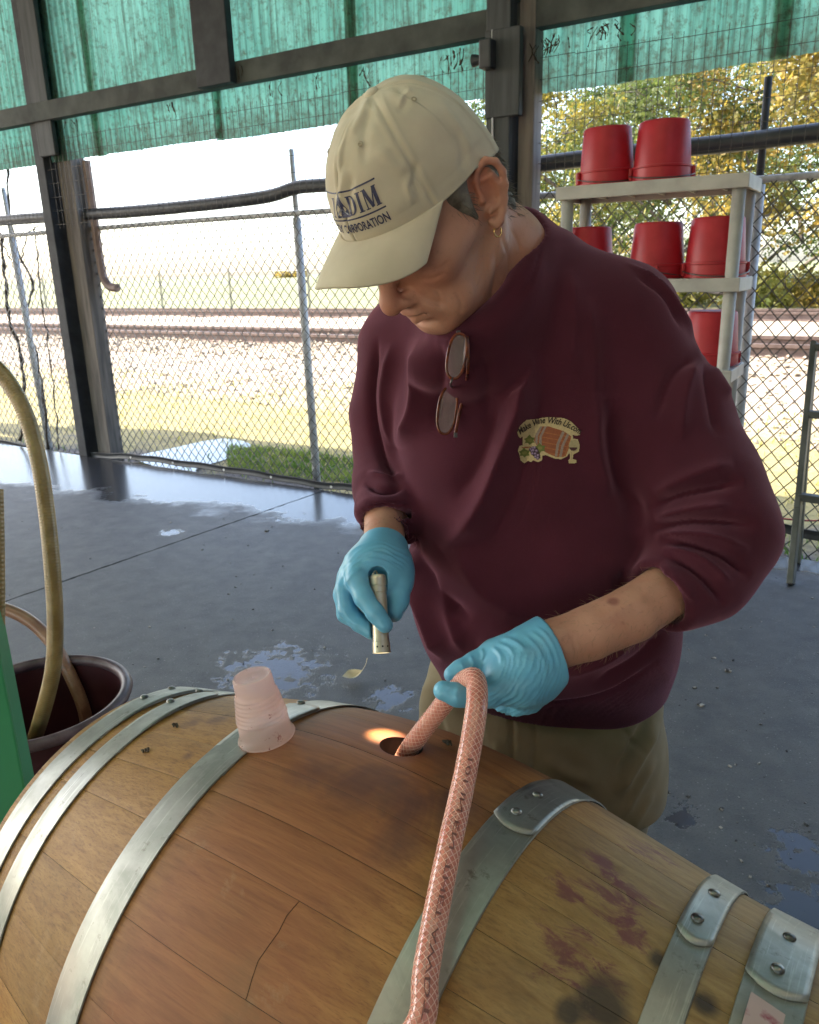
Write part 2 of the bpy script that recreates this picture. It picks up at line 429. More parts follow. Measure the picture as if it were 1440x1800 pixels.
# ---- ground outside
def ground_mat():
    t = NT('ground'); v = t.co()
    g = t.n('ShaderNodeNewGeometry')
    d1 = t.n('ShaderNodeVectorMath', operation='DOT_PRODUCT'); t.l(g.outputs['Position'], d1.inputs[0]); d1.inputs[1].default_value = tuple(WN)
    n_ = t.math('SUBTRACT', d1.outputs['Value'], float(WA @ WN))
    a = t.noise(v, .5, 5, .6); b = t.noise(v, 18, 5, .7); c_ = t.noise(v, 2.2, 5, .6)
    grav = t.ramp(b, .3, .7, (.17, .13, .085), (.40, .325, .235))
    grass = t.ramp(b, .3, .7, (.14, .125, .04), (.31, .25, .10))
    mud = t.ramp(b, .3, .7, (.045, .04, .04), (.10, .085, .075))
    k = t.math('ADD', t.math('MULTIPLY', n_, .2), t.math('MULTIPLY', t.math('SUBTRACT', a, .5), 1.2))      # 1 at n=5
    c = t.mix(t.ramp(k, .62, .95), grass, grav)
    c = t.mix(t.ramp(t.math('ADD', n_, t.math('MULTIPLY', t.math('SUBTRACT', c_, .5), 3.0)), .35, .95, (1, 1, 1), (0, 0, 0)), c, mud)
    far = t.ramp(t.math('MULTIPLY', n_, .02), .44, .48)
    fgr = t.ramp(c_, .3, .7, (.085, .11, .04), (.22, .20, .09))
    c = t.mix(far, c, fgr)
    return t.done(t.bsdf(c, .9, 0, b, .6, .02))
M['ground'] = ground_mat()
def gz(t, n):
    z = -.16 + .1 * min(max((n - .5) / 4, 0), 1)
    z += .22 * (1 / (1 + math.exp(-(n - 7.3) * 3)))
    if n > 21: z -= .2 * min((n - 21) / 2, 1)
    if n > 26: z += 1.3 * (1 / (1 + math.exp(-(n - 33) * .5))) * (.65 + .35 * math.sin(t * .13))
    z += .02 * math.sin(t * 1.3 + n * .7) + .015 * math.sin(t * 3.1 - n * 2.2)
    return z
ns = np.r_[np.linspace(-.35, 8, 70), np.linspace(8.3, 40, 60), np.array([55, 90, 200, 900])]
ts = np.r_[-900, -300, -120, np.linspace(-70, 60, 200), 120, 300, 900]
G = np.array([[W(t, n, gz(t, n)) for t in ts] for n in ns])
tag(MB().sheet(G).build('ground', M['ground'], smooth=True), 'sunlit gravel and patchy grass between the fence and the railway', kind='structure')
# yard behind the shed
q = [W(-900, DEP + .5, -.2), W(900, DEP + .5, -.2), W(900, -900, -.2), W(-900, -900, -.2)]
M['yard'] = simple('yard', (.46, .34, .2), (.58, .44, .28), 2, .9)
tag(MB().add(q, [(0, 3, 2, 1)]).build('yard', M['yard']), kind='structure')
# ---- puddle
pw = NT('water'); M['water'] = pw.done(pw.bsdf((.02, .022, .025), .04, 0, pw.noise(pw.co(), 6), .03, .01, IOR=1.33))
ctr = onz(640 * .5 + 110, 790, -.13)
ang = np.linspace(0, 2 * np.pi, 60, endpoint=False)
outline = [(395, 822), (425, 800), (450, 785), (500, 772), (560, 762), (640, 760), (650, 775), (600, 790), (520, 797), (490, 812), (450, 822)]
pud = [onz(x, y, -.1) for x, y in [(330, 832), (240, 800), (300, 785), (390, 768), (437, 776), (432, 793), (400, 803), (345, 822), (360, 838)]]
pl = spline(np.array(pud + [pud[0]]), 60)[:-1]
pl[:, 2] = -.118
mb = MB().add(pl, [tuple(range(len(pl)))])
o = tag(mb.build('puddle', M['water']), kind='structure')
# pale concrete apron under the fence by the puddle
ap = [onz(x, y, -.06) for x, y in [(188, 803), (300, 800), (345, 826), (335, 842)]]

# ---- railway
M['rail'] = simple('rail_steel', (.085, .055, .045), (.15, .105, .085), 6, .6, .3)
M['sleeper'] = simple('sleeper', (.08, .06, .05), (.16, .13, .11), 6, .9)
def track(n0, z0, label, g):
    e = empty('railway_track', W(0, n0, z0), label, 'railway track', g)
    for k in (0, 1.5):
        prof = [(-.07, 0), (.07, 0), (.07, .02), (.012, .035), (.012, .12), (.036, .13), (.036, .17), (-.036, .17), (-.036, .13), (-.012, .12), (-.012, .035), (-.07, .02)]
        a = [W(-140, n0 + k + x * 1.25, z0 + .10 + z * 1.3) for x, z in prof]; b = [W(90, n0 + k + x * 1.25, z0 + .10 + z * 1.3) for x, z in prof]
        mcount = len(prof)
        MB().add(a + b, [(i, (i + 1) % mcount, (i + 1) % mcount + mcount, i + mcount) for i in range(mcount)]).build('rail', M['rail'], e)
    me = MB().box((0, 0, 0), WT * .11, WN * 1.25, ZZ * .075).mesh('sleeper'); me.materials.append(M['sleeper'])
    for i in range(150):
        t = -45 + i * .56
        o = obj('sleeper', me, None, e); o.location = Vector(W(t + rng.normal() * .02, n0 + .75, z0 + .02))
track(8.5, .02, 'nearer railway track of two brown rails beyond the chain link fence', 'railway tracks')
track(16.6, .04, 'farther railway track of two brown rails in front of the trees', 'railway tracks')
# ballast stones and gravel
def stones(name, N, nlo, nhi, tlo, thi, slo, shi, mat, dz=0.0, dens=None):
    oc = np.array([[1, 0, 0], [-1, 0, 0], [0, 1, 0], [0, -1, 0], [0, 0, 1], [0, 0, -1.0]])
    of = [(0, 2, 4), (2, 1, 4), (1, 3, 4), (3, 0, 4), (2, 0, 5), (1, 2, 5), (3, 1, 5), (0, 3, 5)]
    V, Fc = [], []
    for i in range(N):
        n = nlo + (nhi - nlo) * rng.random() ** 1.0; t = tlo + (thi - tlo) * rng.random()
        s_ = (slo + (shi - slo) * rng.random() ** 2) * np.array([1, .7 + .5 * rng.random(), .5 + .3 * rng.random()])
        a = rng.random() * 6.28; c, s2 = math.cos(a), math.sin(a)
        q = (oc + rng.normal(size=(6, 3)) * .18) * s_
        q = np.stack([q[:, 0] * c - q[:, 1] * s2, q[:, 0] * s2 + q[:, 1] * c, q[:, 2]], 1)
        V.append(q + W(t, n, gz(t, n) + dz + s_[2] * .3)); Fc.extend([tuple(x + 6 * i for x in f) for f in of])
    mb = MB(); mb.v = V; mb.f = Fc
    return mb.build(name, mat)
t = NT('gravel'); oi = t.noise(t.co(), 9, 2)
M['gravel'] = t.done(t.bsdf(t.ramp(oi, .3, .7, (.22, .175, .125), (.36, .295, .215)), .9))
tag(stones('gravel', 7000, 3.2, 9.0, -12, 12, .015, .045, M['gravel']), 'pale gravel strewn between the fence and the railway', kind='stuff')
tag(stones('ballast', 7000, 7.0, 11.3, -20, 15, .022, .055, M['gravel'], .02), 'pale ballast stones heaped along the near railway track', kind='stuff')
# grass and weeds
def grass(name, N, place, hlo, hhi, mat, wid=.006):
    V, Fc = [], []
    k = 0
    for i in range(N):
        t, n = place()
        a = rng.random() * 6.28; h = hlo + (hhi - hlo) * rng.random(); le = rng.normal(size=2) * h * .45
        b = W(t, n, gz(t, n) - .01); x = np.array([math.cos(a), math.sin(a), 0]) * wid * (.6 + rng.random())
        V.append([b - x, b + x, b + x * .7 + np.array([le[0] * .4, le[1] * .4, h * .6]), b + np.array([le[0], le[1], h]), b - x * .7 + np.array([le[0] * .4, le[1] * .4, h * .6])])
        Fc.append((k, k + 1, k + 2, k + 3, k + 4)); k += 5
    mb = MB(); mb.v = [np.array(v) for v in V]; mb.f = Fc
    return mb.build(name, mat)
def leafy(name, c1, c2, sc=3, tr=.5):
    t = NT(name); c = t.ramp(t.noise(t.co(), sc, 3), .35, .65, c1, c2)
    d = t.bsdf(c, .6); q = t.n('ShaderNodeBsdfTranslucent'); t.l(c, q.inputs[0])
    mx = t.n('ShaderNodeMixShader'); mx.inputs[0].default_value = tr; t.l(d, mx.inputs[1]); t.l(q.outputs[0], mx.inputs[2])
    return t.done(mx.outputs[0])
M['grass'] = leafy('grass', (.07, .16, .025), (.2, .26, .05), 4)
M['drygrass'] = leafy('dry_grass', (.36, .34, .10), (.55, .46, .2), 2)
def in_px(x0, x1, y0, y1, skew=0.0):
    def f():
        u_, v_ = rng.random(), rng.random()
        p = onz(x0 + (x1 - x0) * u_, y0 + (y1 - y0) * v_ + skew * u_, -.12); d = p - WA
        return d @ WT, max(d @ WN, .12)
    return f
g1 = in_px(400, 720, 783, 822, 28)
tag(grass('grass', 5000, g1, .02, .08, M['grass'], .004), 'short green grass growing outside the fence beside the puddle', kind='stuff')
tag(grass('grass', 2600, lambda: (rng.uniform(3.6, 9) if rng.random() < .8 else rng.uniform(-3, 9), .15 + .8 * rng.random() ** 1.5), .02, .08, M['grass'], .005), 'low green weeds along the foot of the fence', kind='stuff')
tag(grass('dry_grass', 6000, lambda: (rng.uniform(-9, 10), rng.uniform(1.2, 5.2)), .02, .07, M['drygrass'], .008), 'dry yellow grass in the sunlit ground beyond the fence', kind='stuff')

# ---- trees
M['bark'] = simple('bark', (.07, .055, .045), (.17, .14, .12), 6, .9, vs=(4, 4, .8), bscale=12, bdist=.03)
M['leaf_y'] = leafy('yellow_leaves', (.30, .23, .035), (.13, .16, .035), .6, .5)
M['leaf_g'] = leafy('green_leaves', (.045, .085, .02), (.16, .18, .045), .6, .5)
M['leaf_o'] = leafy('gold_leaves', (.32, .21, .035), (.17, .17, .04), .6, .5)
def tree_mesh(seed, H, crown_r, N, leaf):
    r = np.random.default_rng(seed)
    tk = MB(); tr = MB(); tips = []
    lean = r.normal(size=2) * .04 * H
    tp = np.array([[lean[0] * (z / H) ** 1.5 + .06 * math.sin(z), lean[1] * (z / H) ** 1.5, z] for z in np.linspace(-.3, H * .95, 12)])
    tk.tube(tp, np.linspace(.03 * H ** .75, .02, 12), 8)
    for i in range(16):
        f = .18 + .75 * i / 16; b = tp[int(f * 11)]; a = r.random() * 6.28
        L = crown_r * (1.05 - .55 * f) * (.7 + .5 * r.random())
        e = b + np.array([math.cos(a) * L, math.sin(a) * L, L * (.25 + .5 * r.random())])
        mid = (b + e) / 2 + r.normal(size=3) * .12 * L
        pts = spline(np.array([b, mid, e]), 8)
        tr.tube(pts, np.linspace(.04 * (1.1 - f) * H ** .4, .008, 8), 5)
        for k in range(7): tips.append(pts[min(7, 2 + k)] if k < 6 else e)
        for k in range(3):
            e2 = pts[4 + k] + r.normal(size=3) * L * .35; tips.append(e2); tips.append((e2 + pts[4 + k]) / 2)
            tr.tube([pts[4 + k], (pts[4 + k] + e2) / 2 + r.normal(size=3) * .05, e2], [.014, .01, .005], 4)
    tips = np.array(tips)
    c = tips[r.integers(0, len(tips), N)] + r.normal(size=(N, 3)) * np.array([.30, .30, .25]) * crown_r / 2.6
    a = r.normal(size=(N, 3)); a /= np.linalg.norm(a, axis=1)[:, None]
    b = np.cross(a, r.normal(size=(N, 3))); b /= np.linalg.norm(b, axis=1)[:, None]
    s = leaf * (.6 + .8 * r.random(N))[:, None]
    V = np.stack([c - a * s, c + b * s * .55, c + a * s, c - b * s * .55], 1).reshape(-1, 3)
    lf = MB(); lf.v = [V]; lf.f = [(4 * i, 4 * i + 1, 4 * i + 2, 4 * i + 3) for i in range(N)]
    return tk.mesh('trunk', True), lf.mesh('crown'), tr.mesh('branches', True)
TM = [tree_mesh(11, 10.5, 3.0, 8500, .082), tree_mesh(23, 12.5, 3.4, 10000, .082), tree_mesh(37, 9.0, 3.2, 8500, .078)]
for q_ in TM: q_[0].materials.append(M['bark']); q_[2].materials.append(M['bark'])
tspec = [  # px, forward depth, mesh, leaf, scale, label
    (905, 38, 1, 'leaf_g', 1.0, 'green and yellow tree right behind the dark column'),
    (985, 31, 0, 'leaf_y', 1.0, 'yellow leaved tree behind the left bucket on top of the shelf'),
    (1075, 36, 2, 'leaf_g', 1.2, 'greener tree seen between the two top buckets'),
    (1165, 29, 0, 'leaf_g', 1.05, 'yellowish green tree behind the right bucket on top of the shelf'),
    (1240, 37, 1, 'leaf_g', 1.05, 'tall olive tree beyond the right end of the shelf'),
    (1305, 27, 2, 'leaf_o', 1.1, 'golden tree behind the dark fence post at right'),
    (1400, 32, 1, 'leaf_g', 1.0, 'tall green tree near the right edge of the view'),
    (1475, 25, 2, 'leaf_o', 1.15, 'golden tree cut off by the right edge of the view'),
    (1345, 42, 0, 'leaf_g', 1.3, 'green tree farthest back at the right'),
    (1120, 44, 1, 'leaf_o', 1.1, 'amber tree far back between the bucket trees'),
    (1570, 30, 0, 'leaf_g', 1.1, None), (835, 46, 0, 'leaf_g', 1.0, None), (1020, 46, 2, 'leaf_g', 1.4, 'broad green tree far behind the shelf'),
]
for i, (px, d, k, lm, sc, lab) in enumerate(tspec):
    p = P(px, 520, d); tt, nn = (p - WA) @ WT, (p - WA) @ WN
    e = empty('tree', (p[0], p[1], gz(tt, nn)), lab or ('tree of green leaves beyond the tracks, left of the column' if px < 900 else 'green tree outside the view beyond the right edge'), 'tree', 'autumn trees beyond the railway')
    e['_w'] = 0; e.rotation_euler = (0, 0, i * 1.7); e.scale = (sc, sc, sc)
    obj('trunk', TM[k][0], None, e); tag(obj('branches', TM[k][2], None, e), kind='stuff')
    cm = TM[k][1].copy(); cm.materials.append(M[lm]); obj('crown', cm, None, e)
# undergrowth behind the tracks on the right and low bushes on the left
def bush(p, r_, N, lm, seed, label):
    rr = np.random.default_rng(seed)
    c = rr.normal(size=(N, 3)); c /= np.linalg.norm(c, axis=1)[:, None]; c *= (rr.random(N) ** .4)[:, None] * np.array([r_ * 1.5, r_ * 1.2, r_]) * (.75 + .35 * np.sin(c[:, :1] * 5 + seed))
    c[:, 2] = np.abs(c[:, 2])
    a = rr.normal(size=(N, 3)); a /= np.linalg.norm(a, axis=1)[:, None]; b = np.cross(a, rr.normal(size=(N, 3))); b /= np.linalg.norm(b, axis=1)[:, None]
    s = .12 * (.6 + .8 * rr.random(N))[:, None]
    V = (np.stack([c - a * s, c + b * s * .55, c + a * s, c - b * s * .55], 1) + p).reshape(-1, 3)
    mb = MB(); mb.v = [V]; mb.f = [(4 * i, 4 * i + 1, 4 * i + 2, 4 * i + 3) for i in range(N)]
    e = empty('bush', p, label, 'bush', 'bushes beyond the railway')
    mb.build('foliage', M[lm], e)
    st = MB()
    for k in range(5): st.tube([p, p + rr.normal(size=3) * r_ * .4 + ZZ * r_ * .8], [.04, .01], 5)
    st.build('stem', M['bark'], e)
bs = [(950, 30, 1.5, 'leaf_g', 'low green bush behind the left end of the shelf'), (1080, 33, 1.7, 'leaf_o', 'low golden bush seen under the top shelf'), (1180, 30, 1.6, 'leaf_y', 'low yellow bush right of the middle bucket'),
      (1290, 33, 1.8, 'leaf_g', 'low green bush behind the right shelf post'), (1380, 28, 1.6, 'leaf_y', 'low yellow bush right of the shelf'), (1465, 28, 1.6, 'leaf_o', 'low golden bush at the right edge'),
      (520, 75, 1.3, 'leaf_o', 'far golden bush on the bank left of the cap brim'), (860, 40, 1.6, 'leaf_g', 'low green bush left of the column')]
for i, (px, d, r_, lm, lab) in enumerate(bs):
    p = P(px, 520, d); tt, nn = (p - WA) @ WT, (p - WA) @ WN
    bush(np.array([p[0], p[1], gz(tt, nn) - .1]), r_, 1800, lm, 50 + i, lab)
# far fence
ff = empty('far_fence', W(-10, 24, 0), 'thin pale far fence of posts and one rail beyond the tracks', 'fence')
M['farpost'] = simple('far_post', (.3, .27, .18))
for i in range(12):
    t = -62 + i * 4.6; z = gz(t, 24)
    MB().bar(W(t, 24, z - .2), W(t, 24, z + 1.75), .09, .09).build('fence_post', M['farpost'], ff)
MB().tube([W(-62 + i * 4.6, 24, gz(-62 + i * 4.6, 24) + 1.7) for i in range(12)], .025, 5).build('rail', M['farpost'], ff)

# ---- chain link fence
fence = empty('chain_link_fence', W(0, .2, 0), 'grey chain link fence closing the open side of the shed', 'fence')
NF = .22
def chain3():
    dx = .082; dz = .094; V, Fc = [], []; z0, z1 = -.10, 1.93; k = 0; rr_ = .0040
    m_ = int((z1 - z0) / (dz / 2))
    for i in range(int(11.7 / (dx / 2))):
        t = -3.6 + i * dx / 2
        j = np.arange(m_ + 1); s = j % 2 if i % 2 == 0 else 1 - j % 2
        # wire i lives between columns t and t+dx/2; mirror its neighbour so that they meet at the knuckles
        z = z0 + j * dz / 2
        tt = t + s * dx / 2 + .004 * np.sin(z * 3 + t)
        nn = NF + .004 * (1 - 2 * s) * (1 if i % 2 else -1) + .012 * math.sin(t * 1.1) + .012 * np.sin(z * 2.1 + t * .7)
        pts = WA + tt[:, None] * WT + nn[:, None] * WN + z[:, None] * ZZ
        q = np.stack([pts + WN * rr_, pts - WN * rr_ * .5 + WT * rr_, pts - WN * rr_ * .5 - WT * rr_], 1)
        V.append(q.reshape(-1, 3))
        for jj in range(m_):
            a = k + 3 * jj
            for x in range(3):
                y = (x + 1) % 3; Fc.append((a + x, a + y, a + 3 + y, a + 3 + x))
        k += 3 * (m_ + 1)
    mb = MB(); mb.v = V; mb.f = Fc; return mb
tag(chain3().build('wire_mesh', M['wire'], fence), kind='stuff')
for (x0, y0, x1, y1) in ((5, 330, 85, 770), (512, 262, 559, 862), (1351, 135, 1300, 760)):
    t0, z1 = onwall(x0, y0, NF + .05)
    dark = x0 > 1000
    t1, _ = onwall(x1, y1, NF + .05)
    MB().tube([W(t1, NF + .05, -.2), W((t0 + t1) / 2, NF + .05, 1.0), W(t0 * .8 + t1 * .2, NF + .05, 1.88)], .03, 12).build('fence_post', M['galv'], fence, smooth=True)
    MB().tube([W(t0 * .8 + t1 * .2, NF + .05, 1.86), W(t0, NF + .05, z1)], [.02, .018], 10).build('post_extension', M['steel_dark'] if dark else M['galv'], fence, smooth=True)
for t_ in (-3.9, 8.0): MB().tube([W(t_, NF + .05, -.2), W(t_, NF + .05, 2.0)], .03, 10).build('fence_post', M['galv'], fence, smooth=True)
MB().tube([W(t_, NF + .02, 1.905 + .004 * math.sin(t_)) for t_ in np.linspace(-3.9, 8, 30)], .019, 10).build('top_rail', M['galv'], fence, smooth=True)
# black padded pipe along the top
blk = []
for x, y in ((-200, 408), (0, 388), (110, 380), (250, 370), (400, 355), (480, 343), (520, 330), (560, 326), (640, 322)):
    t_, z_ = onwall(x, y, NF - .02); blk.append(W(t_, NF - .02, z_))
for x, y in ((890, 296), (1000, 282), (1150, 265), (1300, 250), (1440, 233), (1700, 205), (2050, 168)):
    t_, z_ = onwall(x, y, NF - .02); blk.append(W(t_, NF - .02, z_))
MB().tube(spline(blk, 90), .045, 12).build('top_padding', M['black_plastic'], fence, smooth=True)
# bottom tension strip with eyelets
st = []
for x, y in ((-150, 752), (0, 778), (60, 790), (105, 800), (180, 801), (240, 804), (330, 816), (450, 833), (560, 852), (640, 860), (800, 884), (1000, 905), (1200, 920), (1350, 926), (1440, 942), (1600, 962)):
    v = ray(x, y); k = ((WA + WN * .05 - CAM) @ WN) / (v @ WN); p = CAM + v * k; st.append(p)
st = spline(np.array(st), 120)
mb = MB(); Gs = []
for k in range(5):
    a = k / 4 * math.pi
    Gs.append(st + WN * .008 * math.sin(a) * np.ones((len(st), 1)) - ZZ * (.024 * math.cos(a)) + ZZ * .004 * np.sin(np.arange(len(st)))[:, None])
mb.sheet(np.array(Gs)); ob = mb.build('bottom_strip', M['black_plastic'], fence, smooth=True)
sol = ob.modifiers.new('solid', 'SOLIDIFY'); sol.thickness = .004
for x in (232, 310, 392, 482, 585, 60, 1405):
    q = proj(st); i = np.abs(q[:, 0] - x).argmin()
    MB().lathe(st[i] - WN * .012, -WN, [(.004, 0), (.009, 0), (.009, .003), (.004, .003), (.004, 0)], 12).build('eyelet', M['white'], fence)
# welded wire panel over the gap
t = NT('weld_wire'); M['weld'] = t.done(t.bsdf((.06, .055, .05), .6, .3))
V = MB()
for t_ in np.arange(-1.0, 7.0, .0535):
    V.box(W(t_ + .004 * math.sin(t_ * 9), .045, 2.25 - .01 * math.sin(t_ * 1.7)), WT * .0013, WN * .0013, ZZ * .34)
for z_ in np.arange(1.94, 2.60, .052 * 2):
    for t_ in np.arange(-1.0, 7.0, .5):
        V.box(W(t_ + .25, .046, z_ + .008 * math.sin(t_ * 2.1)), WT * .25, WN * .0013, ZZ * .0013)
tag(V.build('welded_wire', M['weld'], shed), kind='stuff')
# dead vines and cords hanging at the far left, and along the girt
def vine(pts, d, r_, label):
    p = np.array([P(x, y, d + .02 * math.sin(i * 2)) for i, (x, y) in enumerate(pts)])
    s = spline(p, 40); s[:, 0] += rng.normal(size=40) * .006
    return tag(MB().tube(s, r_ * (1 + .3 * np.sin(np.arange(40) * 1.3)), 6).build('dead_vine', M['vine'], smooth=True), label, 'vine', 'dead vines on the fence')
vine([(0, 190), (10, 260), (14, 330), (20, 390), (35, 450), (58, 500), (52, 530), (48, 560), (62, 620), (75, 680), (85, 790)], 7.5, .012, 'dark vine hanging left of the left post, kinked halfway')
vine([(0, 410), (8, 470), (12, 520), (16, 560), (36, 620), (42, 690), (36, 775)], 7.6, .015, 'dark vine at the far left edge of the view')
vine([(60, 400), (66, 450), (72, 520), (84, 600), (95, 690), (103, 790)], 7.5, .007, 'thin straight cord just left of the left post')
vine([(5, 430), (30, 470), (50, 410), (70, 395)], 7.4, .006, 'short looped vine tied to the top rail at far left')
def bits(name, lst, label):
    mb = MB()
    for (x, y, n) in lst:
        t_, z_ = onwall(x, y, -.04)
        for k in range(n):
            a = W(t_ + rng.normal() * .04, -.035 + rng.normal() * .01, z_ + rng.normal() * .01)
            b = a + WT * rng.normal() * .025 - ZZ * (.02 + .08 * rng.random()); c = (a + b) / 2 + WT * rng.normal() * .012
            mb.tube(spline(np.array([a, c, b]), 8), (.001 + .002 * rng.random()) * (1 + 1.5 * (rng.random(8) > .75)), 4)
    return tag(mb.build(name, M['vine']), label, kind='stuff')
bits('dead_leaves', [(420, 112, 6), (125, 210, 4), (300, 180, 5), (480, 148, 4), (640, 118, 4), (800, 92, 9), (850, 88, 6), (950, 75, 6), (975, 65, 10), (1060, 45, 8), (1090, 40, 4), (560, 130, 3)], 'withered vine scraps hanging from the wooden girt')

# =================================================================== BARREL
BA = np.array([.8215, -.5702, 0.0]); BA /= np.linalg.norm(BA)
BN = np.array([.5702, .8215, 0.0]); BN /= np.linalg.norm(BN)          # away from the camera
BC = np.array([-.0564, .7681, .6128])
PHB = -.199                                                          # bung angle: towards the man is negative of nd
def brad(s):
    t = s + .0222
    return .3474 - .5365 * t * t + 1.0 * t ** 4
def bl(s, phi, dr=0.0):               # local point: phi = 0 on top, positive to the camera
    r = brad(s) + dr
    return np.array([s, -r * math.sin(phi), r * math.cos(phi)])
def bw(q): return BC + BA * q[0] + BN * q[1] + ZZ * q[2]
def bhit(x, y):                       # where a picture ray meets the barrel: (s, phi)
    v = ray(x, y); best = None
    for d in np.arange(.4, 1.8, .002):
        p = CAM + v * d - BC; s = p @ BA
        if abs(s) < .47 and math.hypot(p @ BN, p[2]) <= brad(s):
            return s, math.atan2(-(p @ BN), p[2])
    return None
bm = Matrix.Identity(4)
for i in range(3):
    bm[i][0], bm[i][1], bm[i][2], bm[i][3] = BA[i], BN[i], (0, 0, 1)[i], BC[i]
barrel = thing_l('wine_barrel', bm, 'oak wine barrel lying on its side with grey steel hoops and an open bung hole', 'barrel')
BUNG = bl(0, PHB)
def wood_mat():
    t = NT('oak_stave'); v = t.co(); oi = t.n('ShaderNodeObjectInfo')
    off = t.n('ShaderNodeVectorMath', operation='SCALE'); off.inputs[0].default_value = (13.1, 7.7, 3.3); t.l(oi.outputs['Random'], off.inputs['Scale'])
    av = t.n('ShaderNodeVectorMath', operation='ADD'); t.l(v, av.inputs[0]); t.l(off.outputs[0], av.inputs[1])
    mp = t.n('ShaderNodeMapping'); mp.inputs['Scale'].default_value = (3, 38, 38); t.l(av.outputs[0], mp.inputs[0])
    grain = t.noise(mp.outputs[0], 2.2, 6, .65, .6)
    mp2 = t.n('ShaderNodeMapping'); mp2.inputs['Scale'].default_value = (9, 160, 160); t.l(av.outputs[0], mp2.inputs[0])
    fine = t.noise(mp2.outputs[0], 2.2, 3, .6)
    mott = t.noise(v, 5.5, 5, .6)
    c = t.ramp(grain, .3, .72, (.265, .122, .028), (.42, .225, .064))
    c = t.mix(t.math('MULTIPLY', t.ramp(fine, .50, .70), .6), c, (.15, .06, .016))
    mp3 = t.n('ShaderNodeMapping'); mp3.inputs['Scale'].default_value = (26, 520, 520); t.l(av.outputs[0], mp3.inputs[0]); pore = t.noise(mp3.outputs[0], 2.0, 2, .5)
    c = t.mix(t.math('MULTIPLY', t.ramp(pore, .60, .70), .55), c, (.10, .04, .012))
    # each stave its own tone
    tone = t.n('ShaderNodeMix', data_type='FLOAT'); t.l(oi.outputs['Random'], tone.inputs[0]); tone.inputs[2].default_value = .74; tone.inputs[3].default_value = 1.18
    hs = t.n('ShaderNodeHueSaturation'); t.l(c, hs.inputs['Color']); t.l(tone.outputs[0], hs.inputs['Value']); c = hs.outputs[0]
    # reddish, wine soaked middle
    sx = t.n('ShaderNodeSeparateXYZ'); t.l(v, sx.inputs[0])
    mid = t.math('SUBTRACT', 1.0, t.math('MULTIPLY', t.math('ABSOLUTE', t.math('ADD', sx.outputs[0], .02)), 4.6), clamp=True)
    mid = t.math('MULTIPLY', t.ramp(t.math('ADD', mid, t.math('MULTIPLY', t.math('SUBTRACT', mott, .5), .5)), .08, .60), .74)
    c = t.mix(mid, c, t.ramp(grain, .3, .7, (.175, .050, .019), (.285, .092, .035)))
    olive = t.ramp(t.math('ADD', sx.outputs[0], t.math('MULTIPLY', t.math('SUBTRACT', mott, .5), .12)), .17, .27)
    c = t.mix(t.math('MULTIPLY', olive, .62), c, t.ramp(grain, .3, .7, (.20, .125, .045), (.36, .26, .115)))
    # dull greyed patches and dark smudges
    c = t.mix(t.math('MULTIPLY', t.ramp(mott, .52, .8), .55), c, (.17, .115, .05))
    st = t.noise(v, 34, 6, .7); st2 = t.noise(v, 11, 4, .6, .8)
    def blot(x, y, r_, col, amt, lo=.5, hi=.62, base=None, wob=1.5, nz=None):
        h = bhit(x, y); q = bl(*h)
        k = t.math('ADD', t.near(v, tuple(q), r_), t.math('MULTIPLY', t.math('SUBTRACT', nz or st2, .5), wob))
        return t.mix(t.math('MULTIPLY', t.ramp(k, lo, hi), amt), base, col)
    mpw = t.n('ShaderNodeMapping'); mpw.inputs['Scale'].default_value = (22, 55, 55); t.l(v, mpw.inputs[0]); stw = t.noise(mpw.outputs[0], 1.0, 8, .75, .6)
    wine = (.15, .038, .048)
    for (x, y, r_) in ((1130, 1495, .045), (1080, 1580, .05), (1110, 1640, .035), (1000, 1570, .028), (1010, 1670, .05), (1060, 1520, .03), (1170, 1510, .03), (1020, 1700, .03), (1050, 1730, .035)):
        c = blot(x, y, r_ * 1.5, wine, .8, .60, .92, c, 2.6, stw)
    for (x, y, r_) in ((380, 1265, .045), (340, 1270, .04), (430, 1290, .04), (470, 1285, .05), (330, 1330, .02), (810, 1420, .10), (730, 1410, .09), (640, 1385, .10), (560, 1355, .08), (700, 1480, .07)):
        c = blot(x, y, r_, (.07, .024, .026), .6, .5, .95, c, 1.2)
    for (x, y, r_) in ((1060, 1765, .06), (1240, 1765, .03), (1000, 1780, .03), (1160, 1690, .025)):
        c = blot(x, y, r_, (.018, .014, .016), .85, .5, .8, c, .9)
    # stained ring round the bung hole
    kb = t.near(v, tuple(BUNG), .062)
    c = t.mix(t.math('MULTIPLY', t.ramp(t.math('ADD', kb, t.math('MULTIPLY', t.math('SUBTRACT', st2, .5), .5)), .30, .58), .55), c, (.17, .05, .05))
    # pale scuffs and water marks
    sc_ = t.noise(v, 7, 6, .75, 1.2); c = t.mix(t.math('MULTIPLY', t.ramp(sc_, .60, .72), .28), c, (.42, .30, .17))
    dk = t.noise(v, 3.2, 6, .7, .6); c = t.mix(t.math('MULTIPLY', t.ramp(dk, .52, .70), .5), c, (.085, .048, .024))
    # small nicks
    nk = t.n('ShaderNodeMapping'); nk.inputs['Scale'].default_value = (1.2, 3, 3); nk.inputs['Rotation'].default_value = (0, 0, .7); t.l(av.outputs[0], nk.inputs[0])
    nicks = t.ramp(t.noise(nk.outputs[0], 17, 2, .5), .775, .80)
    c = t.mix(t.math('MULTIPLY', nicks, .8), c, (.04, .018, .012))
    rr = t.math('ADD', t.math('MULTIPLY', mott, .25), .48)
    hgt = t.math('ADD', t.math('MULTIPLY', fine, .5), t.math('SUBTRACT', t.math('MULTIPLY', grain, .6), nicks))
    return t.done(t.bsdf(c, rr, 0, hgt, .35, .0016))
M['wood'] = wood_mat()
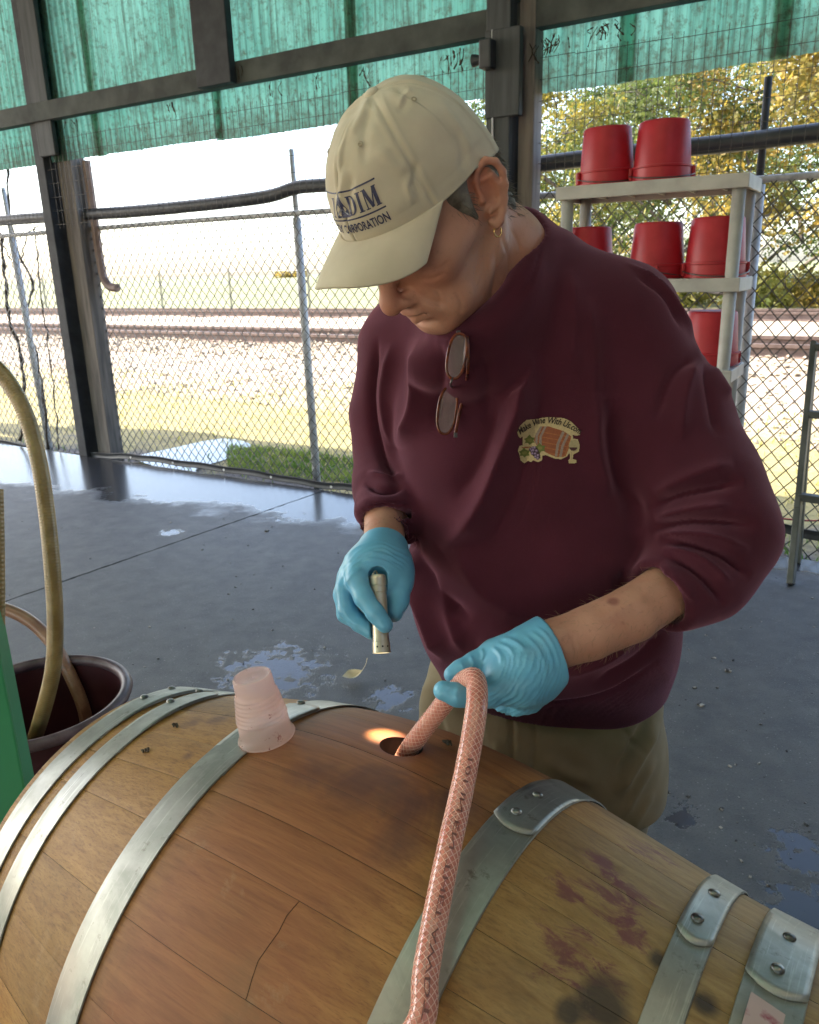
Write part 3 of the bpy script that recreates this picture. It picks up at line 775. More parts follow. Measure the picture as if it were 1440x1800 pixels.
t = NT('bung_bore'); M['bore'] = t.done(t.bsdf((.006, .004, .004), .8))
# stave boundaries (angles)
nst = 30
wds = rng.uniform(.78, 1.25, nst)
h1 = bhit(1000, 1530); h2 = bhit(860, 1705)
cuts = np.cumsum(np.r_[0, wds]); cuts = cuts / cuts[-1] * 2 * math.pi
# put the bung in the middle of a wide stave
ib = 3
shift = PHB - (cuts[ib] + cuts[ib + 1]) / 2
cuts = cuts + shift
SE = (-.468, .472)
def stave(p0, p1, s0, s1, bung=False, gap=.0004, j0=None, j1=None):
    ns_ = 41 if bung else max(5, int(31 * (s1 - s0) / .94)); npn = 13 if bung else 9
    mb = MB(); S_ = np.linspace(s0, s1, ns_)
    g = gap / .34
    fr = np.linspace(0, 1, npn) if bung else np.array([0, .03, .18, .34, .5, .66, .82, .97, 1])
    lift = rng.normal() * .0002
    def ring(dr, ch):
        out = []
        for s in S_:
            row = []
            for kq, q in enumerate(fr):
                tt = (s - s0) / (s1 - s0); s_ = s + (j0[kq] * (1 - tt) if j0 is not None else 0) + (j1[kq] * tt if j1 is not None else 0)
                e = min(q, 1 - q); d = dr - (.0004 * max(0, 1 - e / .035) if ch else 0) + lift
                row.append(bl(s_, p0 + g / 2 + (p1 - p0 - g) * q, d))
            out.append(row)
        return np.array(out)
    o_, i_ = ring(0, True), ring(-.026, False)
    mb.sheet(o_); mb.sheet(i_[:, ::-1])
    n = npn; k = ns_
    top = lambda a, b: a * n + b
    bot = lambda a, b: k * n + a * n + (n - 1 - b)
    for a in range(k - 1):
        mb.f.append((top(a, 0), top(a + 1, 0), bot(a + 1, 0), bot(a, 0)))
        mb.f.append((top(a + 1, n - 1), top(a, n - 1), bot(a, n - 1), bot(a + 1, n - 1)))
    for b in range(n - 1):
        mb.f.append((top(0, b + 1), top(0, b), bot(0, b), bot(0, b + 1)))
        mb.f.append((top(k - 1, b), top(k - 1, b + 1), bot(k - 1, b + 1), bot(k - 1, b)))
    return mb
def inner_dark(me):
    c = np.empty(len(me.polygons) * 3, np.float32); me.polygons.foreach_get('center', c); c = c.reshape(-1, 3)
    n = np.empty(len(me.polygons) * 3, np.float32); me.polygons.foreach_get('normal', n); n = n.reshape(-1, 3)
    r_ = np.hypot(c[:, 1], c[:, 2]); rad_ = np.array([brad(float(s)) for s in c[:, 0]])
    me.polygons.foreach_set('material_index', (((n[:, 1] * c[:, 1] + n[:, 2] * c[:, 2]) / (r_ + 1e-9) < .6) & (r_ < rad_ - .004)).astype(np.int32))
hc = bhit(475, 1665)
for i in range(nst):
    p0, p1 = cuts[i], cuts[i + 1]
    wrap = lambda x: (x + math.pi) % (2 * math.pi) - math.pi
    if i == ib:
        me = stave(p0, p1, *SE, bung=True).mesh('stave', True); me.materials.append(M['wood']); me.materials.append(M['bore'])
        o = obj('stave', me, None, barrel); o['label'] = 'stave with the round bung hole'
        cu = MB().lathe(bl(0, PHB, -.06), bl(0, PHB) * np.array([0, 1, 1]), [(.0265, 0), (.0265, .1)], 40, cap0=True, cap1=True).mesh('cutter')
        cu.materials.append(M['bore'])
        co = bpy.data.objects.new('cutter', cu); COL.objects.link(co); co.matrix_world = bm
        bo = o.modifiers.new('b', 'BOOLEAN'); bo.object = co; bo.operation = 'DIFFERENCE'; bo.solver = 'EXACT'
        bpy.context.view_layer.update()
        dg = bpy.context.evaluated_depsgraph_get()
        me2 = bpy.data.meshes.new_from_object(o.evaluated_get(dg)); o.modifiers.clear(); o.data = me2
        bpy.data.objects.remove(co)
        inner_dark(me2); me2.set_sharp_from_angle(angle=math.radians(35))
        # dark inside faces of the bore
        continue
    segs = [SE]
    if p0 <= hc[1] < p1 or p0 <= hc[1] + 2 * math.pi < p1 or p0 <= hc[1] - 2 * math.pi < p1:
        segs = [(SE[0], hc[0] - .00025), (hc[0] + .00025, SE[1])]
    for s_ in segs:
        jg = np.array([.004, .0035, .0005, .0015, -.001, -.0035, -.001, .002, .002])
        me = stave(p0, p1, *s_, j0=jg if s_[0] > SE[0] else None, j1=jg if s_[1] < SE[1] else None).mesh('stave', True); me.set_sharp_from_angle(angle=math.radians(50))
        me.materials.append(M['wood']); me.materials.append(M['bore']); inner_dark(me); obj('stave', me, None, barrel)
# worn pale ring round the bung
# heads
for sx_ in (-.435, .438):
    for k in range(7):
        y0, y1 = -.29 + k * .083 + .0008, -.29 + (k + 1) * .083 - .0008
        R_ = brad(sx_) - .024; pts = []
        ys = np.linspace(max(y0, -R_ + .001), min(y1, R_ - .001), 6)
        if ys[-1] <= ys[0]: continue
        pts = [(y, math.sqrt(R_ * R_ - y * y)) for y in ys] + [(y, -math.sqrt(R_ * R_ - y * y)) for y in ys[::-1]]
        n = len(pts)
        v = [(sx_ - .01, y, z) for y, z in pts] + [(sx_ + .01, y, z) for y, z in pts]
        MB().add(v, [tuple(range(n))[::-1], tuple(range(n, 2 * n))] + [(a, (a + 1) % n, (a + 1) % n + n, a + n) for a in range(n)]).build('head_board', M['wood'], barrel)
def hoop_mat():
    t = NT('hoop_steel'); v = t.co()
    a = t.noise(v, 14, 5, .6); b = t.noise(v, 60, 4, .7); c_ = t.noise(v, 6, 3)
    c = t.ramp(a, .3, .7, (.25, .255, .235), (.42, .425, .395))
    c = t.mix(t.math('MULTIPLY', t.ramp(b, .62, .75), .5), c, (.14, .13, .12))
    c = t.mix(t.math('MULTIPLY', t.ramp(c_, .6, .7), .3), c, (.26, .19, .16))
    ms = t.n('ShaderNodeMapping'); ms.inputs['Scale'].default_value = (260, 9, 9); t.l(v, ms.inputs[0]); scr = t.noise(ms.outputs[0], 1.2, 3, .6)
    c = t.mix(t.math('MULTIPLY', t.ramp(scr, .58, .68), .35), c, (.62, .62, .58))
    sp = t.noise(v, 33, 5, .75); c = t.mix(t.math('MULTIPLY', t.ramp(sp, .60, .68), .6), c, (.10, .075, .055))
    blm = t.noise(v, 9, 6, .7, 1.0); c = t.mix(t.math('MULTIPLY', t.ramp(blm, .50, .62), .35), c, (.20, .23, .20))
    rr = t.math('ADD', t.math('MULTIPLY', blm, .45), .25)
    return t.done(t.bsdf(c, rr, .8, b, .12, .001))
M['hoop'] = hoop_mat()
M['rivet'] = simple('rivet', (.1, .1, .1), (.3, .3, .28), 60, .35, .9)
def hoop(s0, s1, ovl, rivets, sign):
    """band from s0 to s1; ovl: picture point on the end of the lap; sign: which way the lap runs in phi"""
    n = 128; th = .0018
    def band(ph, dr, cut=None):
        mb = MB(); rows = []
        for (s, d) in ((s0, dr), (s0 + .0008, dr + th), ((s0 + s1) / 2, dr + th), (s1 - .0008, dr + th), (s1, dr)):
            # straight conical band resting on the bulge
            f = (s - s0) / (s1 - s0); r_ = brad(s0) * (1 - f) + brad(s1) * f + .0012
            off = np.zeros(len(ph))
            rows.append([(s, -(r_ + d) * math.sin(p), (r_ + d) * math.cos(p)) for p in ph])
        G = np.array(rows)
        mb.sheet(G[::-1]); return mb, G
    o = None
    ph = np.linspace(0, 2 * math.pi, n + 1)
    mb, G = band(ph, .0004)
    hp = mb.build('hoop', M['hoop'], barrel, auto=40)
    if ovl is not None:
        h = bhit(*ovl); L = .17 / brad(s0)
        pa = h[1]; pb = pa - sign * L
        ph = np.linspace(pa, pb, 18)
        # lapped end plate, its free end bowed
        mb = MB(); V = []; m_ = 9
        for j in range(m_):
            f = j / (m_ - 1); s = s0 + (s1 - s0) * f
            r_ = brad(s0) * (1 - f) + brad(s1) * f + .0012
            bow = .011 * (1 - (2 * f - 1) ** 2) / brad(s0) * sign
            lf_ = lambda k: .0036 - .0042 * max(0, (k / 17 - .45) / .55) ** 1.3
            V.append([(s, -(r_ + lf_(k)) * math.sin(p + bow * (1 - k / 17)), (r_ + lf_(k)) * math.cos(p + bow * (1 - k / 17))) for k, p in enumerate(ph)])
        mb.sheet(np.array(V))
        la = mb.build('hoop_lap', M['hoop'], hp, smooth=True)
        so = la.modifiers.new('s', 'SOLIDIFY'); so.thickness = .0014; so.offset = 0
        for (x, y) in rivets:
            g = bhit(x, y)
            if g is None: continue
            f = (g[0] - s0) / (s1 - s0); r_ = brad(s0) * (1 - f) + brad(s1) * f + .0012 + .0044
            c = np.array([g[0], -r_ * math.sin(g[1]), r_ * math.cos(g[1])]); ax = np.array([0, -math.sin(g[1]), math.cos(g[1])])
            MB().lathe(c, ax, [(.0062, 0), (.0060, .0014), (.0048, .0028), (.0026, .0037), (.0004, .004)], 16, cap1=True).build('rivet', M['rivet'], hp, smooth=True)
hoop(-.4549, -.4142, (333, 1216), [(254, 1232), (301, 1217)], 1 if False else -1)
hoop(-.3907, -.3509, (378, 1226), [(300, 1240), (350, 1222)], -1)
hoop(-.204, -.1513, (563, 1252), [(528, 1243), (480, 1262)], -1)
hoop(.1483, .1965, (895, 1450), [(907, 1437), (944, 1407)], 1)
hoop(.3455, .3783, (1214, 1648), [(1225, 1624), (1254, 1581)], 1)
hoop(.4079, .4598, (1362, 1742), [(1366, 1714), (1386, 1660)], 1)
# wine stained paper label on the right chime hoop
h0 = bhit(1330, 1775)
M['paper'] = simple('label_paper', (.5, .36, .34), (.3, .06, .09), 60, .6, lo=.55, hi=.7)
if h0:
    G = [[(.418 + .028 * a, -(brad(.43) + .0062) * math.sin(h0[1] - .02 + .14 * b), (brad(.43) + .0062 + .004 - .008 * a) * math.cos(h0[1] - .02 + .14 * b)) for b in np.linspace(0, 1, 6)] for a in (0, .5, 1)]
    MB().sheet(np.array(G)).build('paper_label', M['paper'], barrel)
# low steel rack under the barrel
rack = empty('barrel_rack', (BC[0], BC[1], 0), 'low dark steel rack holding the wine barrel off the floor', 'rack')
for s in (-.30, .30):
    for sd_ in (-1, 1):
        p = BC + BA * s
        MB().bar(p + BN * sd_ * .30 - ZZ * (BC[2]), p + BN * sd_ * .30 - ZZ * .19, .05, .05).build('leg', M['steel_dark'], rack)
    c = [BC + BA * s + BN * (brad(s) + .03) * math.sin(a) - ZZ * (brad(s) + .03) * math.cos(a) for a in np.linspace(-1.05, 1.05, 15)]
    MB().tube(c, .022, 8).build('cradle', M['steel_dark'], rack, smooth=True)
for sd_ in (-1, 1):
    MB().bar(BC + BA * -.30 + BN * sd_ * .30 - ZZ * .5, BC + BA * .30 + BN * sd_ * .30 - ZZ * .5, .04, .04).build('rail', M['steel_dark'], rack)

# ---- plastic cup upside down on the barrel
g = bhit(470, 1300)
cp = bw(bl(g[0], g[1], .0035)); r1 = brad(g[0] + .03); 
nrm = bw(bl(g[0], g[1], .1)) - bw(bl(g[0], g[1])); slope = (brad(g[0] + .03) - brad(g[0] - .03)) / .06
nrm = nrm / np.linalg.norm(nrm) - BA * slope * 1.0; nrm /= np.linalg.norm(nrm)
nrm = nrm * .75 + np.array([-.06, -.02, .25]); nrm /= np.linalg.norm(nrm)
def cup_mat():
    t = NT('cup_plastic'); v = t.co()
    a = t.noise(v, 45, 5, .7); b = t.noise(v, 22, 3)
    c = t.ramp(b, .3, .7, (.86, .76, .74), (.90, .83, .80))
    c = t.mix(t.math('MULTIPLY', t.ramp(a, .60, .68), .8), c, (.45, .12, .16))
    d = t.bsdf(c, .25, 0, b, .05, .001)
    tr = t.n('ShaderNodeBsdfTranslucent'); t.l(c, tr.inputs[0])
    tp = t.n('ShaderNodeBsdfTransparent'); tp.inputs[0].default_value = (1, .92, .92, 1)
    m1 = t.n('ShaderNodeMixShader'); m1.inputs[0].default_value = .55; t.l(d, m1.inputs[1]); t.l(tr.outputs[0], m1.inputs[2])
    m2 = t.n('ShaderNodeMixShader'); m2.inputs[0].default_value = .66; t.l(m1.outputs[0], m2.inputs[1]); t.l(tp.outputs[0], m2.inputs[2])
    return t.done(m2.outputs[0])
M['cup'] = cup_mat()
cup = empty('plastic_cup', cp, 'wine stained clear plastic cup upside down on the barrel', 'cup')
prof = [(.0335, 0), (.0350, .0006), (.0358, .0022), (.0350, .0040), (.0330, .0048), (.0318, .012), (.0312, .026)]
for k in range(7):
    z = .028 + k * .0052; r_ = .0310 - .00085 * k
    prof += [(r_, z), (r_ + .0008, z + .0013), (r_ + .0008, z + .0024), (r_ - .0004, z + .0036)]
prof += [(.0246, .066), (.0240, .078), (.0236, .0835), (.0225, .0855), (.0212, .0856), (.0206, .0846), (.0200, .0825), (.012, .0822), (.0005, .0822)]
ob = MB().lathe(cp, nrm, prof, 56).build('cup_wall', M['cup'], cup, smooth=True)
so = ob.modifiers.new('s', 'SOLIDIFY'); so.thickness = .0007
# =================================================================== HOSES, TUB, BEAM
def hose_mat(name, c1, c2, tr=.25, rough=.25):
    t = NT(name); c = t.ramp(t.noise(t.co(), 25, 4), .35, .65, c1, c2)
    return t.done(t.bsdf(c, rough, 0, Coat_Weight=.5, Coat_Roughness=.12, Subsurface_Weight=tr, Subsurface_Radius=(.02, .008, .006), Subsurface_Scale=.5))
M['hose_wine'] = hose_mat('wine_hose', (.52, .17, .13), (.64, .27, .21), .25, .18)
t = NT('braid'); M['braid'] = t.done(t.bsdf((.80, .46, .38), .15, 0, Coat_Weight=1.0))
M['print'] = simple('hose_print', (.20, .075, .065))
hp = np.array([P(700, 1354, .985), P(716, 1322, .958), P(745, 1282, .938), P(778, 1240, .920), P(806, 1205, .900), P(833, 1192, .868), P(839, 1225, .838), P(831, 1290, .808), P(812, 1390, .775), P(790, 1490, .735), P(766, 1610, .70), P(748, 1715, .662), P(738, 1800, .64), P(728, 1900, .63), P(722, 2050, .64)])
hp = hp[:-2]; _d = hp[-1] - BC; _s, _f = _d @ BA, math.atan2(-(_d @ BN), _d[2])
_w = [bw(bl(_s - .05 * k, _f + .28 * k, .03 + .006 * k)) for k in range(1, 4)]; _l = _w[-1] - BN * .03
hp = np.r_[hp, _w, [(_l[0], _l[1], .32), (_l[0] - .05, _l[1] - .06, .06), (_l[0] - .2, _l[1] - .08, .013), (_l[0] - .8, _l[1] + .05, .013)]]
hs = spline(hp, 300)
HR = .0112
hose = empty('wine_hose', hs[0], 'clear braided hose filled with pink wine looped from the bung hole through the blue glove', 'hose')
MB().tube(hs, HR, 20).build('tube', M['hose_wine'], hose, smooth=True)
# braid threads
T = np.gradient(hs, axis=0); ln = np.linalg.norm(T, axis=1); al = np.r_[0, np.cumsum((ln[1:] + ln[:-1]) / 2)]; T /= ln[:, None]
fx = np.zeros_like(hs); x = np.cross(T[0], (0, 0, 1.0)); 
for i in range(len(hs)):
    x = x - T[i] * (x @ T[i]); x /= np.linalg.norm(x); fx[i] = x
fy = np.cross(T, fx)
L = al[-1]; NB = 10; mb = MB()
for sgn in (-1, 1):
    for b in range(NB):
        u = np.linspace(0, L, int(L / .0028)); a = sgn * u / .036 * 2 * math.pi * .55 + b * 2 * math.pi / NB
        f = lambda A: np.stack([np.interp(u, al, A[:, i]) for i in range(3)], 1)
        pc = f(hs) + (HR + .0001) * (np.cos(a)[:, None] * f(fx) + np.sin(a)[:, None] * f(fy))
        mb.tube(pc, 0.00042, 4, caps=False)
tag(mb.build('braid', M['braid'], hose, smooth=True), kind='stuff')
# printed text along the hose
def text_mesh(s, size=1.0, font_shear=0.0, bold=0.0):
    c = bpy.data.curves.new('txt', 'FONT'); c.body = s; c.size = size; c.shear = font_shear; c.offset = bold * size; c.resolution_u = 3
    o = bpy.data.objects.new('txt', c); COL.objects.link(o)
    bpy.context.view_layer.update()
    me = bpy.data.meshes.new_from_object(o.evaluated_get(bpy.context.evaluated_depsgraph_get()))
    bpy.data.objects.remove(o); bpy.data.curves.remove(c)
    return me
tm = text_mesh('101 IN EN THET AWDT NAW 00 101', .0066)
v = np.array([q.co[:] for q in tm.vertices]); sc = .36 / v[:, 0].max()
v[:, 0] *= sc; _q = proj(hs[:200])[:, 1]; _a = int(_q[:150].argmin()); i0 = np.abs(_q - 1330)[_a:].argmin() + _a
u = al[i0] + v[:, 0]
view = CAM - hs; view /= np.linalg.norm(view, axis=1)[:, None]
A = np.stack([np.interp(u, al, view[:, i]) for i in range(3)], 1)
C_ = np.stack([np.interp(u, al, hs[:, i]) for i in range(3)], 1); TT = np.stack([np.interp(u, al, T[:, i]) for i in range(3)], 1)
A = A - TT * (A * TT).sum(1)[:, None]; A /= np.linalg.norm(A, axis=1)[:, None]
Bv = np.cross(TT, A)
an = (v[:, 1] - .0024) / HR - .15
newv = C_ + (HR + .0013) * (np.cos(an)[:, None] * A - np.sin(an)[:, None] * -Bv)
tm.vertices.foreach_set('co', newv.astype(np.float32).ravel()); tm.update()
obj('printed_text', tm, M['print'], hose)
# tub with must
tubc = onz(62, 1225, .58); 
M['tub'] = simple('tub_plastic', (.05, .012, .018), (.09, .03, .035), 5, .35)
M['tub_rim'] = simple('tub_rim', (.07, .04, .05), (.15, .10, .115), 20, .4)
pr_ = onz(211, 1225, .58); TR = np.linalg.norm(pr_ - tubc)
tub = empty('tub', (tubc[0], tubc[1], 0), 'round dark wine stained tub standing on the floor behind the left end of the barrel', 'tub')
MB().lathe((tubc[0], tubc[1], 0), ZZ, [(TR * .82, 0), (TR * .86, .02), (TR * .99, .56), (TR * .97, .56), (TR * .83, .03), (.001, .028)], 72, cap0=True).build('tub_body', M['tub'], tub, auto=40)
MB().tube([(tubc[0] + TR * math.cos(a), tubc[1] + TR * math.sin(a), .57) for a in np.linspace(0, 2 * math.pi, 72, endpoint=False)], .014, 8, closed=True).build('rim', M['tub_rim'], tub, smooth=True)
t = NT('red_must'); M['must'] = t.done(t.bsdf(t.ramp(t.noise(t.co(), 30), .3, .7, (.012, .003, .005), (.03, .008, .012)), .25, 0, t.noise(t.co(), 40), .5, .01))
MB().lathe((tubc[0], tubc[1], .16), ZZ, [(TR * .86, 0), (.001, .004)], 48).build('wine_must', M['must'], tub)
# hoses at left
def ribbed(name, pts, r_, mat, label, group, pitch=.008, amp=.0004):
    s = spline(np.array(pts), 90); L = np.linalg.norm(np.diff(s, axis=0), axis=1).sum(); n = int(L / pitch * 4)
    d = np.linspace(0, 89, n); s2 = np.stack([np.interp(d, np.arange(90), s[:, i]) for i in range(3)], 1)
    return tag(MB().tube(s2, r_ + amp * np.cos(np.arange(n) * math.pi / 2), 14).build(name, mat, smooth=True), label, 'hose', group)
M['hose_tan'] = hose_mat('tan_hose', (.23, .155, .055), (.34, .24, .10), .15, .35)
M['hose_pink'] = hose_mat('pink_hose', (.26, .12, .075), (.36, .20, .12), .2, .35)
D = 1.62
ribbed('ribbed_hose', [P(-700, 1500, D + .1), P(-520, 1000, D + .05), P(-330, 720, D), P(-160, 622, D), P(-70, 612, D), P(-5, 648, D), P(38, 712, D), P(66, 800, D), P(82, 900, D), P(92, 1000, D), P(97, 1090, D + .02), P(94, 1170, D + .05), P(80, 1235, D + .1), P(62, 1295, D + .17), P(45, 1345, D + .23), P(20, 1420, D + .33)], .0165, M['hose_tan'], 'tan ribbed hose arching in from the left edge and down into the tub', 'hoses leading into the tub')
ribbed('ribbed_hose', [P(-500, 1500, 2.0), P(-330, 1220, 2.0), P(-150, 1085, 2.0), P(-50, 1060, 2.0), P(0, 1068, 2.0), P(50, 1090, 2.0), P(95, 1135, 2.0), P(125, 1190, 2.0), P(147, 1245, 2.02), P(155, 1300, 2.08), P(156, 1380, 2.2)], .016, M['hose_pink'], 'wine tinted ribbed hose bending over into the right side of the tub', 'hoses leading into the tub')
ribbed('ribbed_hose', [P(-6, 860, 1.4), P(-4, 950, 1.4), P(-3, 1050, 1.4), P(-4, 1150, 1.4), P(-8, 1260, 1.4), P(-14, 1380, 1.4)], .0115, M['hose_tan'], 'thin tan hose hanging straight at the far left edge', 'hoses leading into the tub')
# green painted steel leg at lower left
M['green_paint'] = simple('green_paint', (.02, .19, .07), (.035, .26, .105), 4, .45, bscale=40, bstr=.1)
d_ = 1.36
gp = empty('green_post', onz(-30, 1500, 0), 'green painted sloping steel leg at the lower left edge', 'machine leg')
a, b = P(-52, 1080, d_), P(38, 1560, d_ - .05)
MB().bar(a + (a - b) * .6, b + (b - a) * 1.0, .085, .085, up=(0.35, -1, 0)).build('beam', M['green_paint'], gp, bevel=.004)
c_ = P(-20, 1490, d_ - .04); MB().bar(c_ - RT * .3, c_ + RT * .015, .03, .06).build('bracket', M['green_paint'], gp, bevel=.003)

# =================================================================== SHELF AND BUCKETS
def shelf_pt(px, py, n): 
    t_, z_ = onwall(px, py, n); return t_, z_
nF = -.52                                # front plane of the shelf
tL, zTop = onwall(977, 329, nF); tR, zT2 = onwall(1319, 302, nF)
z_top = (zTop + zT2) / 2
DEPTH = .36
M['shelf'] = simple('shelf_plastic', (.34, .33, .32), (.43, .42, .40), 10, .5, bscale=80, bstr=.1)
zs = [z_top, onwall(1308, 488, nF)[1], onwall(1302, 652, nF)[1]]; zs.append(2 * zs[2] - zs[1]); zs.append(.10)
shelf = empty('shelf_unit', W((tL + tR) / 2, nF + DEPTH / 2, 0), 'grey plastic shelf unit with red buckets standing against the fence', 'shelf')
for i, z in enumerate(zs):
    mb = MB(); cx, cn = (tL + tR) / 2, nF + DEPTH / 2
    hw = (tR - tL) / 2
    mb.box(W(cx, cn, z - .008), WT * hw, WN * DEPTH / 2, ZZ * .008)
    mb.box(W(cx, nF + .008, z - .034), WT * hw, WN * .008, ZZ * .0255); mb.box(W(cx, nF + DEPTH - .008, z - .034), WT * hw, WN * .008, ZZ * .0255)
    mb.box(W(tL + .008, cn, z - .034), WT * .0078, WN * (DEPTH / 2 - .017), ZZ * .0255); mb.box(W(tR - .008, cn, z - .034), WT * .0078, WN * (DEPTH / 2 - .017), ZZ * .0255)
    for k in range(1, 6): mb.box(W(tL + (tR - tL) * k / 6, cn, z - .027), WT * .004, WN * (DEPTH / 2 - .018), ZZ * .0185)
    tag(mb.build('shelf', M['shelf'], shelf, bevel=.003), kind='thing')
for tt in (tL + .045, tR - .045):
    for nn in (nF + .045, nF + DEPTH - .045):
        MB().tube([W(tt, nn, 0), W(tt, nn, z_top - .03)], .029, 14).build('shelf_post', M['shelf'], shelf, smooth=True)
def bucket_mat():
    t = NT('red_bucket'); v = t.co()
    c = t.ramp(t.noise(v, 9, 3), .3, .7, (.42, .016, .028), (.54, .028, .045))
    c = t.mix(t.math('MULTIPLY', t.ramp(t.noise(v, 40, 5, .7), .6, .75), .3), c, (.2, .05, .06))
    d = t.bsdf(c, .42, 0, t.noise(v, 50), .06, .002); q = t.n('ShaderNodeBsdfTranslucent'); t.l(c, q.inputs[0])
    mx = t.n('ShaderNodeMixShader'); mx.inputs[0].default_value = .3; t.l(d, mx.inputs[1]); t.l(q.outputs[0], mx.inputs[2])
    return t.done(mx.outputs[0])
M['bucket'] = bucket_mat()
M['bail'] = simple('bail_wire', (.10, .09, .09), rough=.4, metal=.8)
bk = thing_l('bucket', Matrix.Identity(4), '', 'bucket', 'red buckets upside down on the shelf unit')
R0, HB = .130, .255
prof = [(R0 + .006, 0), (R0 + .006, .012), (R0 + .001, .014), (R0, .055), (R0 + .005, .058), (R0 + .005, .066), (R0 - .003, .068), (R0 - .018, HB - .012), (R0 - .022, HB - .004), (R0 - .03, HB), (R0 - .045, HB - .003), (.001, HB - .006)]
MB().lathe((0, 0, 0), ZZ, prof, 40).build('bucket_wall', M['bucket'], bk, auto=35)
for a in (0, math.pi):
    MB().box((math.cos(a) * (R0 + .008), 0, .036), (.008, 0, 0), (0, .026, 0), (0, 0, .028)).build('ear', M['bucket'], bk, bevel=.004)
hb = [(math.cos(a) * (R0 + .014), -math.sin(a) * (R0 + .03), .034 - .028 * math.sin(a)) for a in np.linspace(0, math.pi, 22)]
MB().tube(hb, .0028, 6).build('bail', M['bail'], bk, smooth=True)
def put(px, i, nn, rot, label, sc=1.0, tilt=None):
    z = zs[i]; t_ = onwall(px, 400, nn)[0]
    q = W(t_, nn, z + .001)
    if not bk.get('label'):
        o = bk; bk['label'] = label
    else: o = copy_tree(bk, label=label)
    o.location = Vector(q); o.rotation_euler = (0, 0, rot); o.scale = (sc,) * 3
    if tilt: o.rotation_euler = (tilt[0], tilt[1], rot); o.location.z += tilt[2]
rw_ = math.atan2(WT[1], WT[0])
put(1063, 0, nF + .19, rw_ + .5, 'left of the two red buckets on the top shelf', 1.0, (.03, -.03, .008))
put(1157, 0, nF + .17, rw_ + .3, 'right of the two red buckets on the top shelf', 1.02)
put(1036, 1, nF + .19, rw_ + .2, 'red bucket half hidden behind the maroon shoulder', .98)
put(1158, 1, nF + .18, rw_ + 1.7, 'middle red bucket on the second shelf, just right of the shoulder', 1.0)
put(1262, 1, nF + .18, rw_ + .4, 'red bucket at the right end of the second shelf behind the post', 1.04)
put(1266, 2, nF + .18, rw_ + .6, 'red bucket on the third shelf behind the sleeve', 1.0)
# ---- dark metal stand at right
M['stand'] = simple('stand_metal', (.05, .055, .05), (.10, .105, .10), 8, .5, .4, bscale=40)
f0 = onz(1390, 1028); 
f1 = P(1432, 601, np.dot(f0 - CAM, FW) + .10)
stand = empty('step_ladder', f0, 'dark metal step ladder cut off by the right edge', 'ladder')
dl = (f1 - f0); sidev = WT * .42 - WN * .06
for k in (0, 1):
    o_ = sidev * k
    MB().bar(f0 + o_ + ZZ * .003, f0 + o_ + dl * .33, .062, .03, up=sidev).build('leg', M['stand'], stand, bevel=.004)
    MB().bar(f0 + o_ + dl * .31 - WN * .012, f0 + o_ + dl * 1.0 - WN * .012, .050, .028, up=sidev).build('rail', M['stand'], stand, bevel=.004)
    fb = f0 + o_ + WN * .55 * .6 + WT * 0
    MB().bar(fb + ZZ * .003, f0 + o_ + dl * .98 + WN * .03, .03, .025, up=sidev).build('rear_leg', M['stand'], stand, bevel=.003)
for h in (.36, .70, .98):
    MB().bar(f0 + dl * h - sidev * 0 - WN * .012, f0 + dl * h + sidev - WN * .012, .05, .035).build('step', M['stand'], stand, bevel=.003)
# red cord by the fence at right
tag(MB().tube(spline(np.array([P(1335, 905, 4.5), P(1380, 912, 4.45), P(1440, 915, 4.4), P(1500, 905, 4.3)]), 20), .005, 6).build('red_cord', simple('red_cord', (.3, .02, .03)), smooth=True), 'thin red cord running along the fence foot at right', 'cord')

# ---- debris on the floor
M['dry_leaf'] = leafy('dry_leaf', (.66, .52, .30), (.76, .64, .42), 20, .1)
lp = onz(620, 1196)
G = []
for u_ in np.linspace(-1, 1, 9):
    wv = .032 * (1 - abs(u_) ** 1.6) + .001
    G.append([(u_ * .042, k * wv, .012 + .018 * u_ * u_ + .9 * abs(k) * wv * (.6 + .3 * u_)) for k in (-1, -.5, 0, .5, 1)])
G = np.array(G); an = .5; R2 = np.array([[math.cos(an), -math.sin(an), 0], [math.sin(an), math.cos(an), 0], [0, 0, 1]])
lf = empty('fallen_leaf', lp, 'pale curled dry leaf lying on the concrete beside the belly', 'leaf')
MB().sheet(G @ R2.T + lp).build('blade', M['dry_leaf'], lf, smooth=True)
MB().tube(spline(np.array([lp + R2 @ (.042, 0, .03), lp + R2 @ (.06, .004, .05), lp + R2 @ (.068, .004, .075)]), 8), .0012, 5).build('stalk', M['dry_leaf'], lf)
M['chip'] = simple('chips', (.02, .018, .018), (.35, .32, .28), 60, .8, lo=.45, hi=.6)
mb = MB()
for i in range(420):
    x, y = rng.uniform(-60, 1500), rng.uniform(900, 1750); p = onz(x, y)
    s_ = rng.uniform(.002, .006) * (1 if rng.random() < .9 else 2.2); a = rng.random() * 6.3
    ax = np.array([math.cos(a), math.sin(a), 0]); ay = np.array([-math.sin(a), math.cos(a), 0])
    mb.box(p + ZZ * s_ * .3, ax * s_, ay * s_ * rng.uniform(.3, .9), ZZ * s_ * .3 + ax * s_ * .1)
tag(mb.build('floor_debris', M['chip']), 'small chips and grit scattered on the concrete', kind='stuff')
